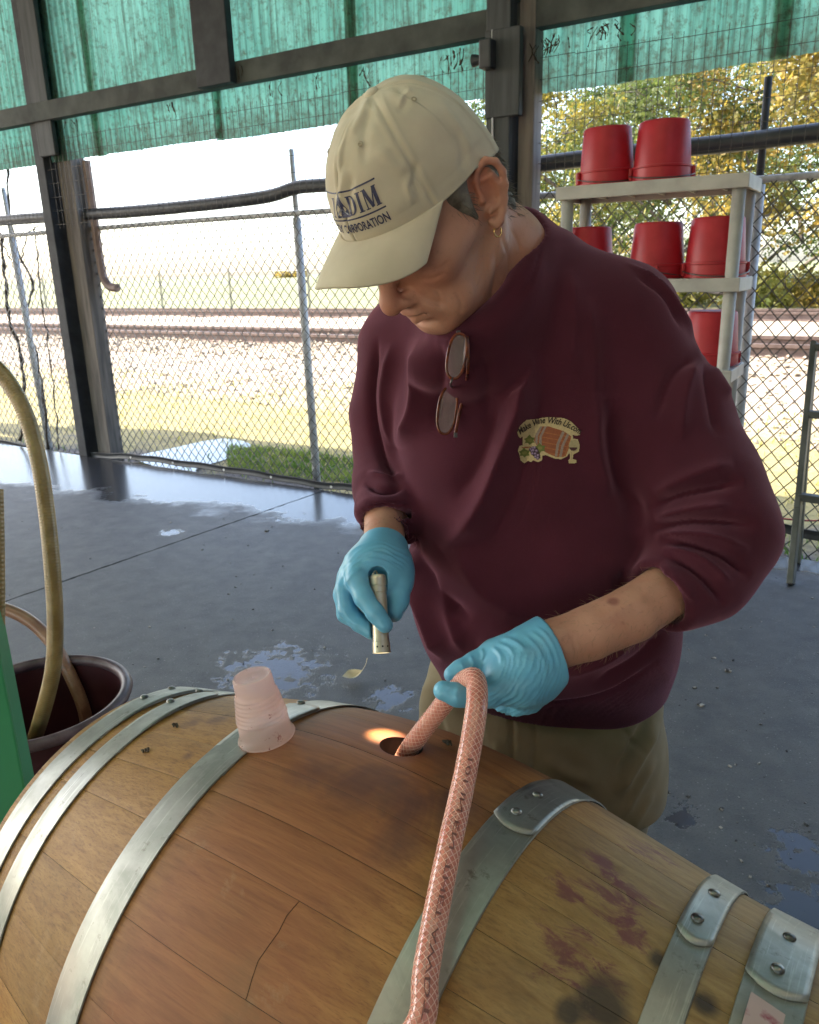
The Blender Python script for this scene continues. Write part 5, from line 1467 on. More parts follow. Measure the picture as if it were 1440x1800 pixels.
# ---- trousers and shoes
ft = Field((-.25, .9, .40), (.55, 1.62, .98), .0052)
pel = [((955, 1150), 192, 1.265, .125), ((952, 1205), 208, 1.28, .135), ((944, 1260), 211, 1.29, .138), ((940, 1320), 207, 1.305, .138), ((943, 1370), 206, 1.315, .125)]
ft.loft([(P(x, y, d), hh * d / F, b) for (x, y), hh, d, b in pel], E1, E2, .03)
for (x, y, d, sx) in ((1048, 1330, 1.305, 1), (848, 1330, 1.345, -1)):
    q = P(x, y, d); kn = np.array([q[0] + .01 * sx, q[1] + .015, .47]); an_ = np.array([q[0] + .02 * sx, q[1] + .06, .06])
    ft.chain([(q, .100), (kn, .078), (an_, .068)], .05)
Vt, Qt = ft.surf()
fl_ = Field((-.25, .9, -.01), (.55, 1.62, .44), .009)
for (x, y, d, sx) in ((1048, 1330, 1.305, 1), (848, 1330, 1.345, -1)):
    q = P(x, y, d); kn = np.array([q[0] + .01 * sx, q[1] + .015, .47]); an_ = np.array([q[0] + .02 * sx, q[1] + .06, .06])
    fl_.chain([(q, .100), (kn, .078), (an_, .068)], .05)
fl_.plane((0, 0, .03), (0, 0, -1)); V2, Q2 = fl_.surf(); Qt = np.concatenate([Qt, Q2 + len(Vt)]); Vt = np.concatenate([Vt, V2]); Vt = relax(Vt, Qt, 2, .5)
Vt = Vt + vnormals(Vt, Qt) * (wob(Vt, 18, 4) * .006 + wob(Vt, 45, 6) * .002)[:, None]
Vt = sculpt(Vt, Qt, [([(899, 1250), (900, 1320), (899, 1400)], -.0055, 4), ([(908, 1250), (909, 1320), (908, 1400)], .0025, 4), ([(938, 1255), (938, 1340), (925, 1400)], -.004, 4), ([(1060, 1240), (1110, 1300), (1135, 1330)], -.004, 4), ([(880, 1300), (860, 1350), (850, 1400)], .006, 9), ([(960, 1330), (1000, 1360), (1050, 1370)], .006, 12), ([(920, 1380), (980, 1400), (1040, 1430)], -.006, 10), ([(1158, 1270), (1125, 1330), (1085, 1400)], .010, 8), ([(1150, 1240), (1115, 1310), (1080, 1370)], -.009, 8), ([(1155, 1330), (1120, 1390), (1095, 1440)], .005, 7), ([(1150, 1390), (1128, 1430), (1110, 1460)], .004, 6),
    ([(755, 1190), (745, 1240), (760, 1290)], .006, 8), ([(775, 1200), (768, 1250), (785, 1300)], -.006, 7), ([(800, 1240), (840, 1290), (850, 1330)], -.004, 8), ([(1010, 1290), (1040, 1350), (1060, 1420)], .004, 20)])
M['khaki'] = (lambda t: t.done(t.bsdf(t.ramp(t.noise(t.co(), 16, 4), .3, .7, (.25, .205, .125), (.32, .265, .17)), .85, 0, t.noise(t.co(), 500, 2), .2, .0008, Sheen_Weight=.1)))(NT('khaki_twill'))
tr_ = obj('trousers', to_mesh('trousers', Vt, Qt), M['khaki'], person)
M['shoe'] = simple('shoe', (.03, .025, .022), (.05, .04, .035), 8, .5)
for (x, y, d, sx) in ((1048, 1330, 1.305, 1), (848, 1330, 1.345, -1)):
    q = P(x, y, d); fo = np.array([q[0] + .02 * sx, q[1] + .06, .0]); fd = -E2 * .9 + E1 * .25 * sx; fd /= np.linalg.norm(fd)
    g = Field(fo + np.array([-.2, -.3, -.005]), fo + np.array([.2, .2, .14]), .006)
    g.chain([(fo + ZZ * .045 - fd * .05, .042), (fo + ZZ * .04 + fd * .08, .042), (fo + ZZ * .03 + fd * .15, .032)], .03); g.cone(fo + ZZ * .06, fo + ZZ * .10, .042, .04, .02); g.plane((0, 0, .001), (0, 0, -1))
    obj('shoe', to_mesh('shoe', *g.surf()), M['shoe'], person)

# ---- gloves
def glove_mat(name, c1, c2):
    t = NT(name); v = t.co(); a = t.noise(v, 120, 4, .6); b = t.noise(v, 30, 3)
    return t.done(t.bsdf(t.ramp(b, .3, .7, c1, c2), .38, 0, a, .12, .0015, Subsurface_Weight=.08, Subsurface_Radius=(.004, .008, .01), Subsurface_Scale=.5))
M['glove'] = glove_mat('nitrile_glove', (.11, .35, .56), (.15, .45, .66))
g = Field(P(880, 1180, .91) - .135, P(880, 1180, .91) + .135, .0018)
cd_ = P(966, 1137, .922)
g.chain([(P(1010, 1122, .928), .0335), (cd_, .0335), (P(915, 1168, .914), .0355), (P(893, 1170, .916), .031)], .02)
g.chain([(P(955, 1170, .912), .030), (P(915, 1190, .898), .029), (P(884, 1200, .891), .0205)], .02)
g.chain([(P(940, 1200, .925), .026), (P(926, 1224, .932), .021)], .02)
g.chain([(P(893, 1150, .922), .021), (P(868, 1150, .922), .0155), (P(835, 1166, .915), .0125), (P(810, 1178, .908), .0108), (P(795, 1186, .904), .0098)], .008)
g.chain([(P(888, 1200, .892), .019), (P(860, 1218, .887), .0150), (P(838, 1226, .884), .0128), (P(805, 1222, .880), .0122), (P(779, 1214, .880), .0112)], .007)
g.chain([(P(900, 1165, .938), .016), (P(868, 1178, .944), .0115), (P(852, 1205, .938), .0105), (P(858, 1222, .926), .0095)], .006)
g.chain([(P(915, 1180, .945), .015), (P(885, 1202, .952), .0115), (P(872, 1228, .944), .0105), (P(884, 1238, .930), .0095)], .006)
g.chain([(P(925, 1195, .948), .014), (P(903, 1220, .950), .0105), (P(897, 1240, .940), .0098), (P(908, 1246, .926), .009)], .006)
g.plane(P(967, 1137, .922), P(1010, 1120, .93) - P(940, 1150, .92))
g.ring(P(966, 1137, .922), P(1010, 1120, .93) - P(940, 1150, .92), .0333, .0019, .003)
Vg, Qg = g.surf(); Vg = relax(Vg, Qg, 2, .4)
def arcs(V, Q, c, per, amp, r0, r1, seed, sec=None):
    N = vnormals(V, Q); q = proj(V)[:, :2]; dv = q - np.array(c); d = np.linalg.norm(dv, axis=1) + wob(V, 60, seed) * per * 2.0 + wob(V, 160, seed + 5) * per * .5
    a = np.degrees(np.arctan2(dv[:, 1], dv[:, 0]))
    m_ = np.clip((d - r0) / 10, 0, 1) * np.clip((r1 - d) / 12, 0, 1)
    if sec: m_ = m_ * np.clip((a - sec[0]) / 12, 0, 1) * np.clip((sec[1] - a) / 12, 0, 1)
    face = (((CAM - V) * N).sum(1) > 0)
    s_ = 1 - np.abs(np.sin(d / per * math.pi)) ** .7
    return V + N * (amp * s_ * m_ * face * (.5 + .5 * np.clip(wob(V, 45, seed + 1) * 2 + .5, 0, 1)))[:, None]
Vg = arcs(Vg, Qg, (838, 1160), 9.5, .0018, 36, 140, 21, (-10, 80)); Vg = arcs(Vg, Qg, (850, 1150), 5.7, .0008, 40, 150, 61, (-20, 90))
Vg = sculpt(Vg, Qg, [([(846, 1140), (850, 1152), (845, 1163)], .0022, 3.5), ([(826, 1152), (832, 1166), (828, 1178)], .0018, 3), ([(808, 1165), (815, 1176), (812, 1188)], .0014, 3), ([(880, 1122), (905, 1128), (925, 1145)], .0016, 4), ([(872, 1130), (895, 1140), (905, 1155)], .0014, 3.5), ([(864, 1136), (880, 1152), (882, 1170)], .0016, 4),
    ([(805, 1208), (802, 1224), (806, 1238)], .0014, 3), ([(793, 1206), (785, 1215), (790, 1230)], .0010, 3), ([(940, 1100), (962, 1118), (978, 1150), (985, 1180)], .0012, 3), ([(930, 1108), (955, 1128), (970, 1160), (972, 1190)], .0012, 3), ([(918, 1112), (945, 1140), (958, 1172), (958, 1205)], .0012, 3.5)])
gl = obj('glove', to_mesh('glove', Vg, Qg), M['glove'], person); gl['label'] = 'glove of the hand on the hose'
# right hand
g = Field(P(655, 1040, 1.01) - np.array([.10, .10, .125]), P(655, 1040, 1.01) + np.array([.10, .10, .125]), .0018)
g.chain([(P(676, 950, 1.075), .030), (P(673, 972, 1.05), .0295), (P(664, 1000, 1.028), .036), (P(655, 1025, 1.022), .034)], .02)
g.cone(P(640, 1005, 1.02), P(690, 1010, 1.03), .026, .027, .02)
g.chain([(P(636, 1000, 1.008), .020), (P(628, 1020, .990), .0150), (P(640, 1050, .975), .0128), (P(660, 1077, .968), .0115), (P(676, 1099, .966), .0106)], .004)
g.chain([(P(617, 1010, 1.02), .017), (P(606, 1038, 1.002), .0125), (P(610, 1072, .992), .0122), (P(632, 1096, .986), .0110), (P(653, 1110, .982), .0102)], .0025)
g.chain([(P(613, 1015, 1.035), .016), (P(602, 1045, 1.024), .0115), (P(608, 1080, 1.015), .011), (P(634, 1098, 1.008), .010)], .005)
g.chain([(P(622, 1020, 1.05), .014), (P(612, 1050, 1.045), .010), (P(620, 1080, 1.035), .0095), (P(642, 1092, 1.025), .009)], .005)
g.chain([(P(690, 990, 1.035), .022), (P(701, 1025, 1.018), .0165), (P(700, 1055, 1.006), .0130), (P(693, 1078, .998), .0112)], .008)
g.plane(P(674, 962, 1.062), P(678, 930, 1.10) - P(670, 990, 1.035))
g.ring(P(674, 963, 1.061), P(678, 930, 1.10) - P(670, 990, 1.035), .0300, .0019, .003)
# hollow where the flashlight passes
FA, FB = P(664, 1012, .990), P(671, 1148, .968)
g.cone(FA, FB, .0118, .0118, .002, sub=True)
Vg, Qg = g.surf(); Vg = relax(Vg, Qg, 2, .4)
Vg = arcs(Vg, Qg, (665, 1040), 7.0, .0014, 46, 90, 31, (-150, -40))
Vg = sculpt(Vg, Qg, [([(600, 1020), (612, 1000), (635, 988)], .0014, 3), ([(606, 1030), (618, 1012), (640, 1000)], .0012, 3), ([(645, 970), (670, 975), (700, 985)], .0016, 3), ([(640, 982), (668, 985), (695, 995)], .0014, 3), ([(604, 1068), (615, 1090), (632, 1100)], .0012, 3)])
gl = obj('glove', to_mesh('glove', Vg, Qg), M['glove'], person); gl['label'] = 'glove of the hand on the flashlight'

# ---- cap
CO = np.array([0, -.006, .037])
RX, RYF, RYB, ZT = .0815, .1185, .0975, .142
def crown(th, ph, dr=0.0):
    """th from the front towards his left, ph 0 at the rim to pi/2 at the button; head frame"""
    s_, c_ = np.sin(th), np.cos(th)
    ry = np.where(c_ > 0, RYF, RYB)
    zr = CO[2] + np.where(c_ > 0, .010 * c_ ** 2, -.034 * np.abs(c_) ** 1.2)
    e = np.cos(ph) ** np.where(c_ > 0, .72, .85)
    rr = 1.0
    x = RX * e * s_; y = CO[1] + ry * e * c_ - .012 * np.sin(ph) * np.clip(c_, 0, 1) * 0
    z = zr + (ZT - zr) * np.sin(ph) ** np.where(c_ > 0, 1.08, 1.0)
    n = np.stack([x / RX ** 2, (y - CO[1]) / ry ** 2, (z - CO[2]) / .1 ** 2], -1); n /= np.linalg.norm(n, axis=-1)[..., None] + 1e-9
    return np.stack([x, y, z], -1) + n * np.asarray(dr)[..., None]
th = np.linspace(0, 2 * math.pi, 289); ph = np.linspace(0, math.pi / 2, 70) ** 1.0
TH, PH = np.meshgrid(th, ph)
dr = np.full(TH.shape, .0015)
for k in range(6):
    a = (np.degrees(TH) - 60 * k + 180) % 360 - 180
    x = np.radians(a) * .095 * np.cos(PH)
    dr += (-.0013 * np.exp(-(x / .0013) ** 2) + .0009 * np.exp(-((np.abs(x) - .0045) / .002) ** 2)) * np.clip(np.cos(PH) * 4, 0, 1)
dr += .0007 * np.exp(-((PH - .0) / .02) ** 2) + -.0006 * np.exp(-((PH - .17) / .012) ** 2)
w_ = np.stack([np.cos(TH) * np.cos(PH), np.sin(TH) * np.cos(PH), np.sin(PH)], -1).reshape(-1, 3)
dr += (wob(w_, 4.5, 41) * .0014 + wob(w_, 10, 42) * .0012).reshape(TH.shape) * np.clip(PH * 4, .0, 1)
G = crown(TH, PH, dr); Gw = hw(G.reshape(-1, 3))
mb = MB().sheet(Gw.reshape(G.shape)); Qc = orient(Gw, np.array(mb.f))
Vc = sculpt(Gw, Qc, [
    ([(640, 165), (610, 215), (590, 270)], -.003, 6), ([(652, 165), (635, 205), (610, 250)], .003, 6), ([(625, 200), (600, 260), (598, 310)], .0025, 5), ([(607, 290), (600, 340), (592, 400)], .0028, 6), ([(618, 300), (614, 350), (606, 395)], -.002, 5),
    ([(655, 170), (640, 230), (640, 290)], -.0026, 8), ([(690, 150), (715, 170), (700, 200)], -.002, 7), ([(700, 190), (712, 165), (725, 155)], .002, 4), ([(665, 255), (690, 290), (720, 300)], .002, 12), ([(770, 175), (800, 215), (830, 270)], .002, 8), ([(735, 280), (728, 320), (742, 350)], -.0025, 7), ([(725, 300), (716, 330), (728, 358)], .002, 6), ([(800, 220), (815, 260), (812, 300)], -.002, 8)])
def cloth_mat(name, c1, c2):
    t = NT(name); v = t.co(); a = t.noise(v, 700, 2); b = t.noise(v, 18, 4)
    wv = t.n('ShaderNodeTexWave'); wv.inputs['Scale'].default_value = 420; t.l(v, wv.inputs['Vector'])
    return t.done(t.bsdf(t.ramp(b, .3, .7, c1, c2), .85, 0, t.math('ADD', a, wv.outputs['Fac']), .18, .0006, Sheen_Weight=.1, Specular_IOR_Level=.25))
M['cap'] = cloth_mat('cap_cotton', (.47, .425, .335), (.56, .51, .415))
mb.v = [Vc]; mb.f = [tuple(q) for q in Qc.tolist()]
cap = mb.build('cap', M['cap'], person, smooth=True)
so = cap.modifiers.new('s', 'SOLIDIFY'); so.thickness = .0022; so.offset = -1
# button, eyelets
q = hw((0, CO[1], ZT + .001)); MB().lathe(q, HU, [(.0085, 0), (.008, .0022), (.005, .0036), (.0005, .004)], 18, cap1=True).build('button', M['cap'], cap, smooth=True)
M['stitch'] = simple('stitch', (.3, .26, .19))
for k in range(6):
    a = math.radians(30 + 60 * k); p0 = hw(crown(np.array(a), np.array(1.0), np.array(.0025))); p1 = hw(crown(np.array(a), np.array(1.0), np.array(.012))); n = (p1 - p0); n /= np.linalg.norm(n)
    MB().lathe(p0, n, [(.0012, 0), (.0022, .0006), (.0032, 0)], 12).build('eyelet', M['stitch'], cap, smooth=True)
# brim
NA, NB_ = 61, 17; Gt = np.zeros((NB_, NA, 3))
for j, a in enumerate(np.linspace(-1, 1, NA)):
    r0_ = crown(np.array(math.radians(66) * a), np.array(.0), np.array(.0018))
    r0_ = r0_ + np.array([0, 0, .002])
    hwid = .073 if a > 0 else .092
    o_ = np.array([hwid * a, .094 + .079 * math.sqrt(max(0, 1 - (abs(a) ** 2.2) * .985)), .038 - (.030 if a > 0 else .040) * a * a])
    for i, t_ in enumerate(np.linspace(0, 1, NB_)):
        Gt[i, j] = r0_ * (1 - t_) + o_ * t_ + np.array([0, 0, .012 * t_ * (1 - t_) * (1 - a * a)])
brim = MB().sheet(hw(Gt.reshape(-1, 3)).reshape(Gt.shape)).build('brim', M['cap'], cap, smooth=True)
so = brim.modifiers.new('s', 'SOLIDIFY'); so.thickness = .004; so.offset = 0
bv = brim.modifiers.new('bv', 'BEVEL'); bv.width = .0012; bv.segments = 2
# lettering on the cap front
CB = BVHTree.FromPolygons(Vc.tolist(), Qc.tolist())
M['thread'] = simple('navy_thread', (.012, .016, .06), (.03, .035, .10), 300, .5, bscale=900, bstr=.4, bdist=.0006)
def capt(u, v_, off=.0007):
    """u metres to his left of the logo centre, v_ metres up, laid on the crown"""
    th_ = u / .104; ph_ = .14 + v_ / .105
    a = hw(crown(np.array(th_), np.array(ph_), np.array(.05))); b = hw(crown(np.array(th_), np.array(ph_), np.array(-.02)))
    d = b - a; d /= np.linalg.norm(d)
    h_ = CB.ray_cast(Vector(a), Vector(d))
    return np.array(h_[0]) - d * off if h_[0] is not None else a
def stroke_mesh(polys):
    mb = MB()
    for pl_ in polys:      # quads strips as lists of (left,right) pairs
        L_ = []
        for (a, b) in pl_:
            L_.append([capt(*a), capt(*b)])
        n = len(L_); V = [p for r in L_ for p in r]
        mb.add(V, [(2 * i, 2 * i + 1, 2 * i + 3, 2 * i + 2) for i in range(n - 1)])
    return mb
def line(x0, y0, x1, y1, w, n=14):
    d = np.array([x1 - x0, y1 - y0]); L_ = np.linalg.norm(d); nn = np.array([-d[1], d[0]]) / L_ * w / 2
    return [((x0 + d[0] * t - nn[0], y0 + d[1] * t - nn[1]), (x0 + d[0] * t + nn[0], y0 + d[1] * t + nn[1])) for t in np.linspace(0, 1, n)]
def arc(cx, cy, rx, ry, a0, a1, w0, w1, n=14):
    out = []
    for t in np.linspace(0, 1, n):
        a = math.radians(a0 + (a1 - a0) * t); w = w0 + (w1 - w0) * math.sin(math.pi * t); c, s_ = math.cos(a), math.sin(a)
        out.append(((cx + (rx - w) * c, cy + (ry - w) * s_), (cx + rx * c, cy + ry * s_)))
    return out
LH = .0215; y0 = .0225
def serifD(x, h=LH):
    return [line(x + .0035, y0, x + .0035, y0 + h, .0042, 6), line(x, y0 + .0006, x + .009, y0 + .0006, .0013, 5), line(x, y0 + h - .0006, x + .009, y0 + h - .0006, .0013, 5), arc(x + .007, y0 + h / 2, .0095, h / 2, -90, 90, .0012, .0044)]
def serifI(x, h=LH):
    return [line(x + .004, y0, x + .004, y0 + h, .0042, 6), line(x, y0 + .0006, x + .008, y0 + .0006, .0013, 5), line(x, y0 + h - .0006, x + .008, y0 + h - .0006, .0013, 5)]
def serifM(x, h=LH):
    return [line(x + .003, y0, x + .003, y0 + h, .0016, 6), line(x + .004, y0 + h, x + .0105, y0 + .001, .0042, 6), line(x + .0105, y0 + .001, x + .0165, y0 + h, .0016, 6), line(x + .0175, y0, x + .0175, y0 + h, .0044, 6),
            line(x, y0 + .0006, x + .006, y0 + .0006, .0012, 4), line(x + .014, y0 + .0006, x + .021, y0 + .0006, .0012, 4), line(x, y0 + h - .0006, x + .005, y0 + h - .0006, .0012, 4), line(x + .016, y0 + h - .0006, x + .021, y0 + h - .0006, .0012, 4)]
LX = .0115
polys = serifD(LX + .0) + serifI(LX + .0185) + serifM(LX + .0285)
tri = [(-.0125, y0 - .001), (.0125, y0 - .001), (0, y0 + .030)]
polys += [[((-.0125 + .0125 * t, y0 - .001 + .031 * t), (.0125 - .0125 * t, y0 - .001 + .031 * t)) for t in np.linspace(0, .98, 14)]]
polys += [line(LX - .013 + .0035, y0 + .0268, LX + .052, y0 + .0268, .0018, 24), line(-.052, y0 + .0268, -.004, y0 + .0268, .0018, 24), line(-.052, y0 - .0042, LX + .052, y0 - .0042, .0018, 44)]
# the letters before the triangle, mirrored side mostly hidden
polys += serifI(-.023)
lt = stroke_mesh(polys).build('lettering', M['thread'], cap)
M['thread_pale'] = simple('pale_thread', (.34, .36, .46), rough=.6)
p3 = [line(0, y0 + .009, 0, y0 + .026, .0012, 8), line(0, y0 + .009, -.009, y0 + .002, .0012, 6), line(0, y0 + .009, .009, y0 + .002, .0012, 6)]
mbx = MB()
for pl_ in p3:
    V = [p for a, b in pl_ for p in (capt(*a, off=.0013), capt(*b, off=.0013))]; mbx.add(V, [(2 * i, 2 * i + 1, 2 * i + 3, 2 * i + 2) for i in range(len(V) // 2 - 1)])
mbx.build('pyramid_lines', M['thread_pale'], cap)
tm = text_mesh('CORPORATION', .0150, 0, .02)
v = np.array([q.co[:] for q in tm.vertices]); v[:, 0] *= .0715 / v[:, 0].max()
tm2 = tm; nv = np.array([capt(a - .0095, b + y0 - .0200) for a, b in v[:, :2]])
tm.vertices.foreach_set('co', nv.astype(np.float32).ravel()); tm.update(); tm.materials.append(M['thread']); obj('lettering', tm, None, cap)
tm = text_mesh('GY', .0150, 0, .02); v = np.array([q.co[:] for q in tm.vertices])
nv = np.array([capt(a - .034, b + y0 - .0200) for a, b in v[:, :2]]); tm.vertices.foreach_set('co', nv.astype(np.float32).ravel()); tm.update(); tm.materials.append(M['thread']); obj('lettering', tm, None, cap)

# ---- hair: a thin cropped shell under the cap plus short strands
M['hair'] = simple('grey_hair', (.07, .06, .05), (.22, .20, .17), 60, .7, vs=(1, 1, 1))
hh = Field((-.1, -.13, -.09), (.1, .09, .09), .0025)
hh.ell((0, -.008, .038), (.0755, .0915, .084), .01); hh.cone((.066, .018, .03), (.069, .014, -.006), .010, .007, .012); hh.cone((-.066, .018, .03), (-.069, .014, -.006), .010, .007, .012)
hh.cone((.0, -.045, -.01), (0, -.052, -.055), .055, .050, .02)
hh.ell((0, -.01, .1), (.12, .15, .062), .01, sub=True); hh.plane((0, .045, .02), (0, 1, -.3))
for sx in (-1, 1): hh.ell((sx * .080, -.016, .004), (.03, .024, .040), .004, sub=True); hh.cone((sx * .08, .04, -.045), (sx * .085, -.03, -.07), .032, .035, .01, sub=True)
Vx, Qx = hh.surf(); Vx = Vx + vnormals(Vx, Qx) * (wob(Vx, 260, 12) * .0012)[:, None]
hair = obj('hair', to_mesh('hair', hw(Vx), orient(hw(Vx), Qx)), M['hair'], person)
st_ = MB(); r2 = np.random.default_rng(5)
Nx = vnormals(Vx, Qx); sel = r2.choice(len(Vx), 2600)
for i in sel:
    p = Vx[i]; n = Nx[i]
    if p[2] > .025: continue
    d = n * .35 + np.array([0, -.35, -.75]) + r2.normal(size=3) * .2
    d /= np.linalg.norm(d); L_ = .008 + .008 * r2.random()
    st_.tube([hw(p), hw(p + d * L_ * .5 + n * .001), hw(p + d * L_)], [.0004, .0003, .0001], 3, caps=False)
tag(st_.build('hair_strands', M['hair'], person), kind='stuff')
# earring
eo = ep(.006, -.0385, .006)
M['gold'] = simple('gold', (.8, .55, .22), rough=.2, metal=1)
c = hw(eo); MB().tube([c + (HF * math.cos(a) + HU * math.sin(a)) * .0062 for a in np.linspace(0, 2 * math.pi, 20, endpoint=False)], .0009, 6, closed=True).build('earring', M['gold'], person, smooth=True)

# ---- chest emblem, stitched patch
EM = {}
for nme, c_ in (('cream', (.50, .40, .22)), ('dark', (.03, .015, .012)), ('oak', (.26, .075, .03)), ('oak2', (.34, .12, .04)), ('steel', (.26, .20, .17)), ('leaf', (.12, .14, .03)), ('leaf2', (.20, .20, .05)), ('grape', (.10, .06, .13)), ('grape2', (.30, .22, .36)), ('red', (.05, .008, .015)), ('glass', (.36, .30, .17))):
    EM[nme] = simple('patch_' + nme, c_, tuple(x * .8 for x in c_), 400, .75, bscale=900, bstr=.3, bdist=.0005)
names = list(EM)
res = .8; X0, Y0, X1, Y1 = 905, 728, 1024, 818
xs = np.arange(X0, X1, res); ys = np.arange(Y0, Y1, res)
GX, GY = np.meshgrid((xs[:-1] + xs[1:]) / 2, (ys[:-1] + ys[1:]) / 2); ID = np.full(GX.shape, -1)
u = lambda x, y: (880 + x / 9, 720 + y / 9)
def inpoly(pts, scale=True):
    pts = [u(*p) for p in pts] if scale else pts; ins = np.zeros(GX.shape, bool); n = len(pts)
    for i in range(n):
        (x1, y1), (x2, y2) = pts[i], pts[(i + 1) % n]
        c_ = ((y1 > GY) != (y2 > GY)) & (GX < (x2 - x1) * (GY - y1) / (y2 - y1 + 1e-9) + x1); ins ^= c_
    return ins
def el(cx, cy, rx, ry, rot=0):
    cx, cy = u(cx, cy); rx /= 9; ry /= 9; a = math.radians(rot); x = (GX - cx) * math.cos(a) + (GY - cy) * math.sin(a); y = -(GX - cx) * math.sin(a) + (GY - cy) * math.cos(a)
    return (x / rx) ** 2 + (y / ry) ** 2 < 1
def paint(m_, nme): ID[m_] = names.index(nme)
paint(inpoly([(255, 360), (300, 250), (400, 160), (560, 145), (760, 120), (1000, 135), (1120, 190), (1255, 330), (1255, 400), (1215, 410), (1140, 405), (1150, 460), (1220, 470), (1250, 560), (1240, 660), (1150, 710), (1140, 780), (1200, 800), (1195, 845), (1080, 850), (1070, 800), (1100, 770), (1090, 680), (1050, 740), (960, 785), (860, 775), (720, 720), (665, 730), (660, 800), (600, 830), (520, 800), (490, 832), (440, 805), (370, 845), (310, 800), (290, 700), (265, 650), (290, 570), (340, 560), (340, 420), (300, 450), (275, 420)]), 'cream')
bar = inpoly([(640, 265), (760, 265), (1000, 340), (1115, 420), (1100, 520), (1060, 660), (1010, 745), (880, 750), (760, 700), (600, 610), (530, 480), (560, 380)])
paint(bar, 'oak')
for k in range(5): paint(bar & inpoly([(560 + 10 * k, 330 + 80 * k), (1100, 430 + 80 * k), (1100, 445 + 80 * k), (560 + 10 * k, 345 + 80 * k)]), 'oak2')
for p in ([(620, 270), (670, 265), (600, 420), (590, 560), (560, 520), (555, 400)], [(700, 265), (735, 265), (660, 430), (650, 640), (610, 610), (620, 430)], [(975, 340), (1015, 360), (930, 540), (895, 745), (855, 745), (885, 540)], [(1050, 380), (1085, 400), (1000, 580), (965, 748), (925, 748), (960, 570)]): paint(bar & inpoly(p), 'steel')
paint(inpoly([(1060, 560), (1110, 440), (1100, 560), (1030, 740), (1000, 740)]), 'oak2')
for (cx, cy, s_) in ((455, 480, 1.0), (370, 680, .95), (630, 610, .9)):
    paint(inpoly([(cx - 95 * s_, cy - 20), (cx - 45 * s_, cy - 45), (cx - 10, cy - 90 * s_), (cx + 30 * s_, cy - 45), (cx + 95 * s_, cy - 35), (cx + 70 * s_, cy + 10), (cx + 95 * s_, cy + 45), (cx + 30 * s_, cy + 50), (cx, cy + 80 * s_), (cx - 30 * s_, cy + 45), (cx - 85 * s_, cy + 50), (cx - 65 * s_, cy + 10)]), 'leaf'); paint(el(cx, cy, 38 * s_, 30 * s_), 'leaf2')
paint(inpoly([(320, 590), (470, 580), (470, 600), (330, 605)]), 'oak')
paint(inpoly([(430, 620), (500, 580), (580, 600), (625, 680), (640, 770), (590, 790), (530, 740)]), 'dark')
for (cx, cy) in ((470, 625), (505, 605), (545, 605), (500, 650), (525, 645), (575, 655), (510, 695), (555, 700), (600, 725), (560, 745), (595, 770)): paint(el(cx, cy, 24, 24), 'grape'); paint(el(cx - 4, cy - 5, 14, 14), 'grape2')
paint(el(1160, 570, 82, 96), 'glass'); paint(el(1150, 570, 70, 82) & (GY > u(0, 595)[1]), 'red'); paint(inpoly([(1110, 670), (1128, 670), (1128, 800), (1110, 800)]), 'glass'); 
keep = np.argwhere(ID >= 0); vid = {}; V, Fc, MI = [], [], []
def vert(i, j):
    if (i, j) not in vid:
        h_ = shit(xs[j], ys[i], .0012); vid[(i, j)] = len(V); V.append(h_ if h_ is not None else P(xs[j], ys[i], 1.0))
    return vid[(i, j)]
for i, j in keep: Fc.append((vert(i, j), vert(i + 1, j), vert(i + 1, j + 1), vert(i, j + 1))); MI.append(int(ID[i, j]))
me = bpy.data.meshes.new('emblem'); me.from_pydata([tuple(q) for q in V], [], Fc)
for nme in names: me.materials.append(EM[nme])
me.polygons.foreach_set('material_index', MI); me.polygons.foreach_set('use_smooth', [True] * len(MI)); me.update()
emb = obj('emblem', me, None, shirt)
# arched script
tm = text_mesh('Make Wine With Us.com', 1.0, .28, .022); v = np.array([q.co[:] for q in tm.vertices]); w0 = v[:, 0].max()
nv = []
pth = spline(np.array([u(292, 392), u(405, 312), u(520, 255), u(720, 215), u(900, 235), u(1080, 295), u(1250, 395)]), 200); dl_ = np.r_[0, np.cumsum(np.linalg.norm(np.diff(pth, axis=0), axis=1))]
for a, b in v[:, :2]:
    s_ = a / w0 * dl_[-1]; x = np.interp(s_, dl_, pth[:, 0]); y = np.interp(s_, dl_, pth[:, 1]); i = min(198, np.searchsorted(dl_, s_)); tx = pth[i + 1] - pth[i]; tx /= np.linalg.norm(tx); nn = np.array([tx[1], -tx[0]])
    k = b * 16.0; nv.append(shit(x + nn[0] * k, y + nn[1] * k, .0019))
tm.vertices.foreach_set('co', np.array(nv, np.float32).ravel()); tm.update(); tm.materials.append(EM['dark']); obj('emblem_script', tm, None, shirt)

# ---- eyeglasses hanging from the collar
M['tortoise'] = simple('tortoise_frame', (.045, .012, .008), (.22, .05, .015), 60, .25)
t = NT('spectacle_lens'); 
_g = t.n('ShaderNodeBsdfGlossy'); _g.inputs['Roughness'].default_value = .05; _t = t.n('ShaderNodeBsdfTransparent'); _t.inputs[0].default_value = (.86, .84, .86, 1)
_d = t.n('ShaderNodeBsdfDiffuse'); _d.inputs[0].default_value = (.45, .42, .44, 1)
_m0 = t.n('ShaderNodeMixShader'); _m0.inputs[0].default_value = .18; t.l(_t.outputs[0], _m0.inputs[1]); t.l(_d.outputs[0], _m0.inputs[2])
_m = t.n('ShaderNodeMixShader'); _m.inputs[0].default_value = .16; t.l(_m0.outputs[0], _m.inputs[1]); t.l(_g.outputs[0], _m.inputs[2]); M['lens'] = t.done(_m.outputs[0])
def dep(p): return float((np.asarray(p) - CAM) @ FW)
gd0 = dep(shit(803, 625, 0)); gd1 = dep(shit(786, 720, 0))
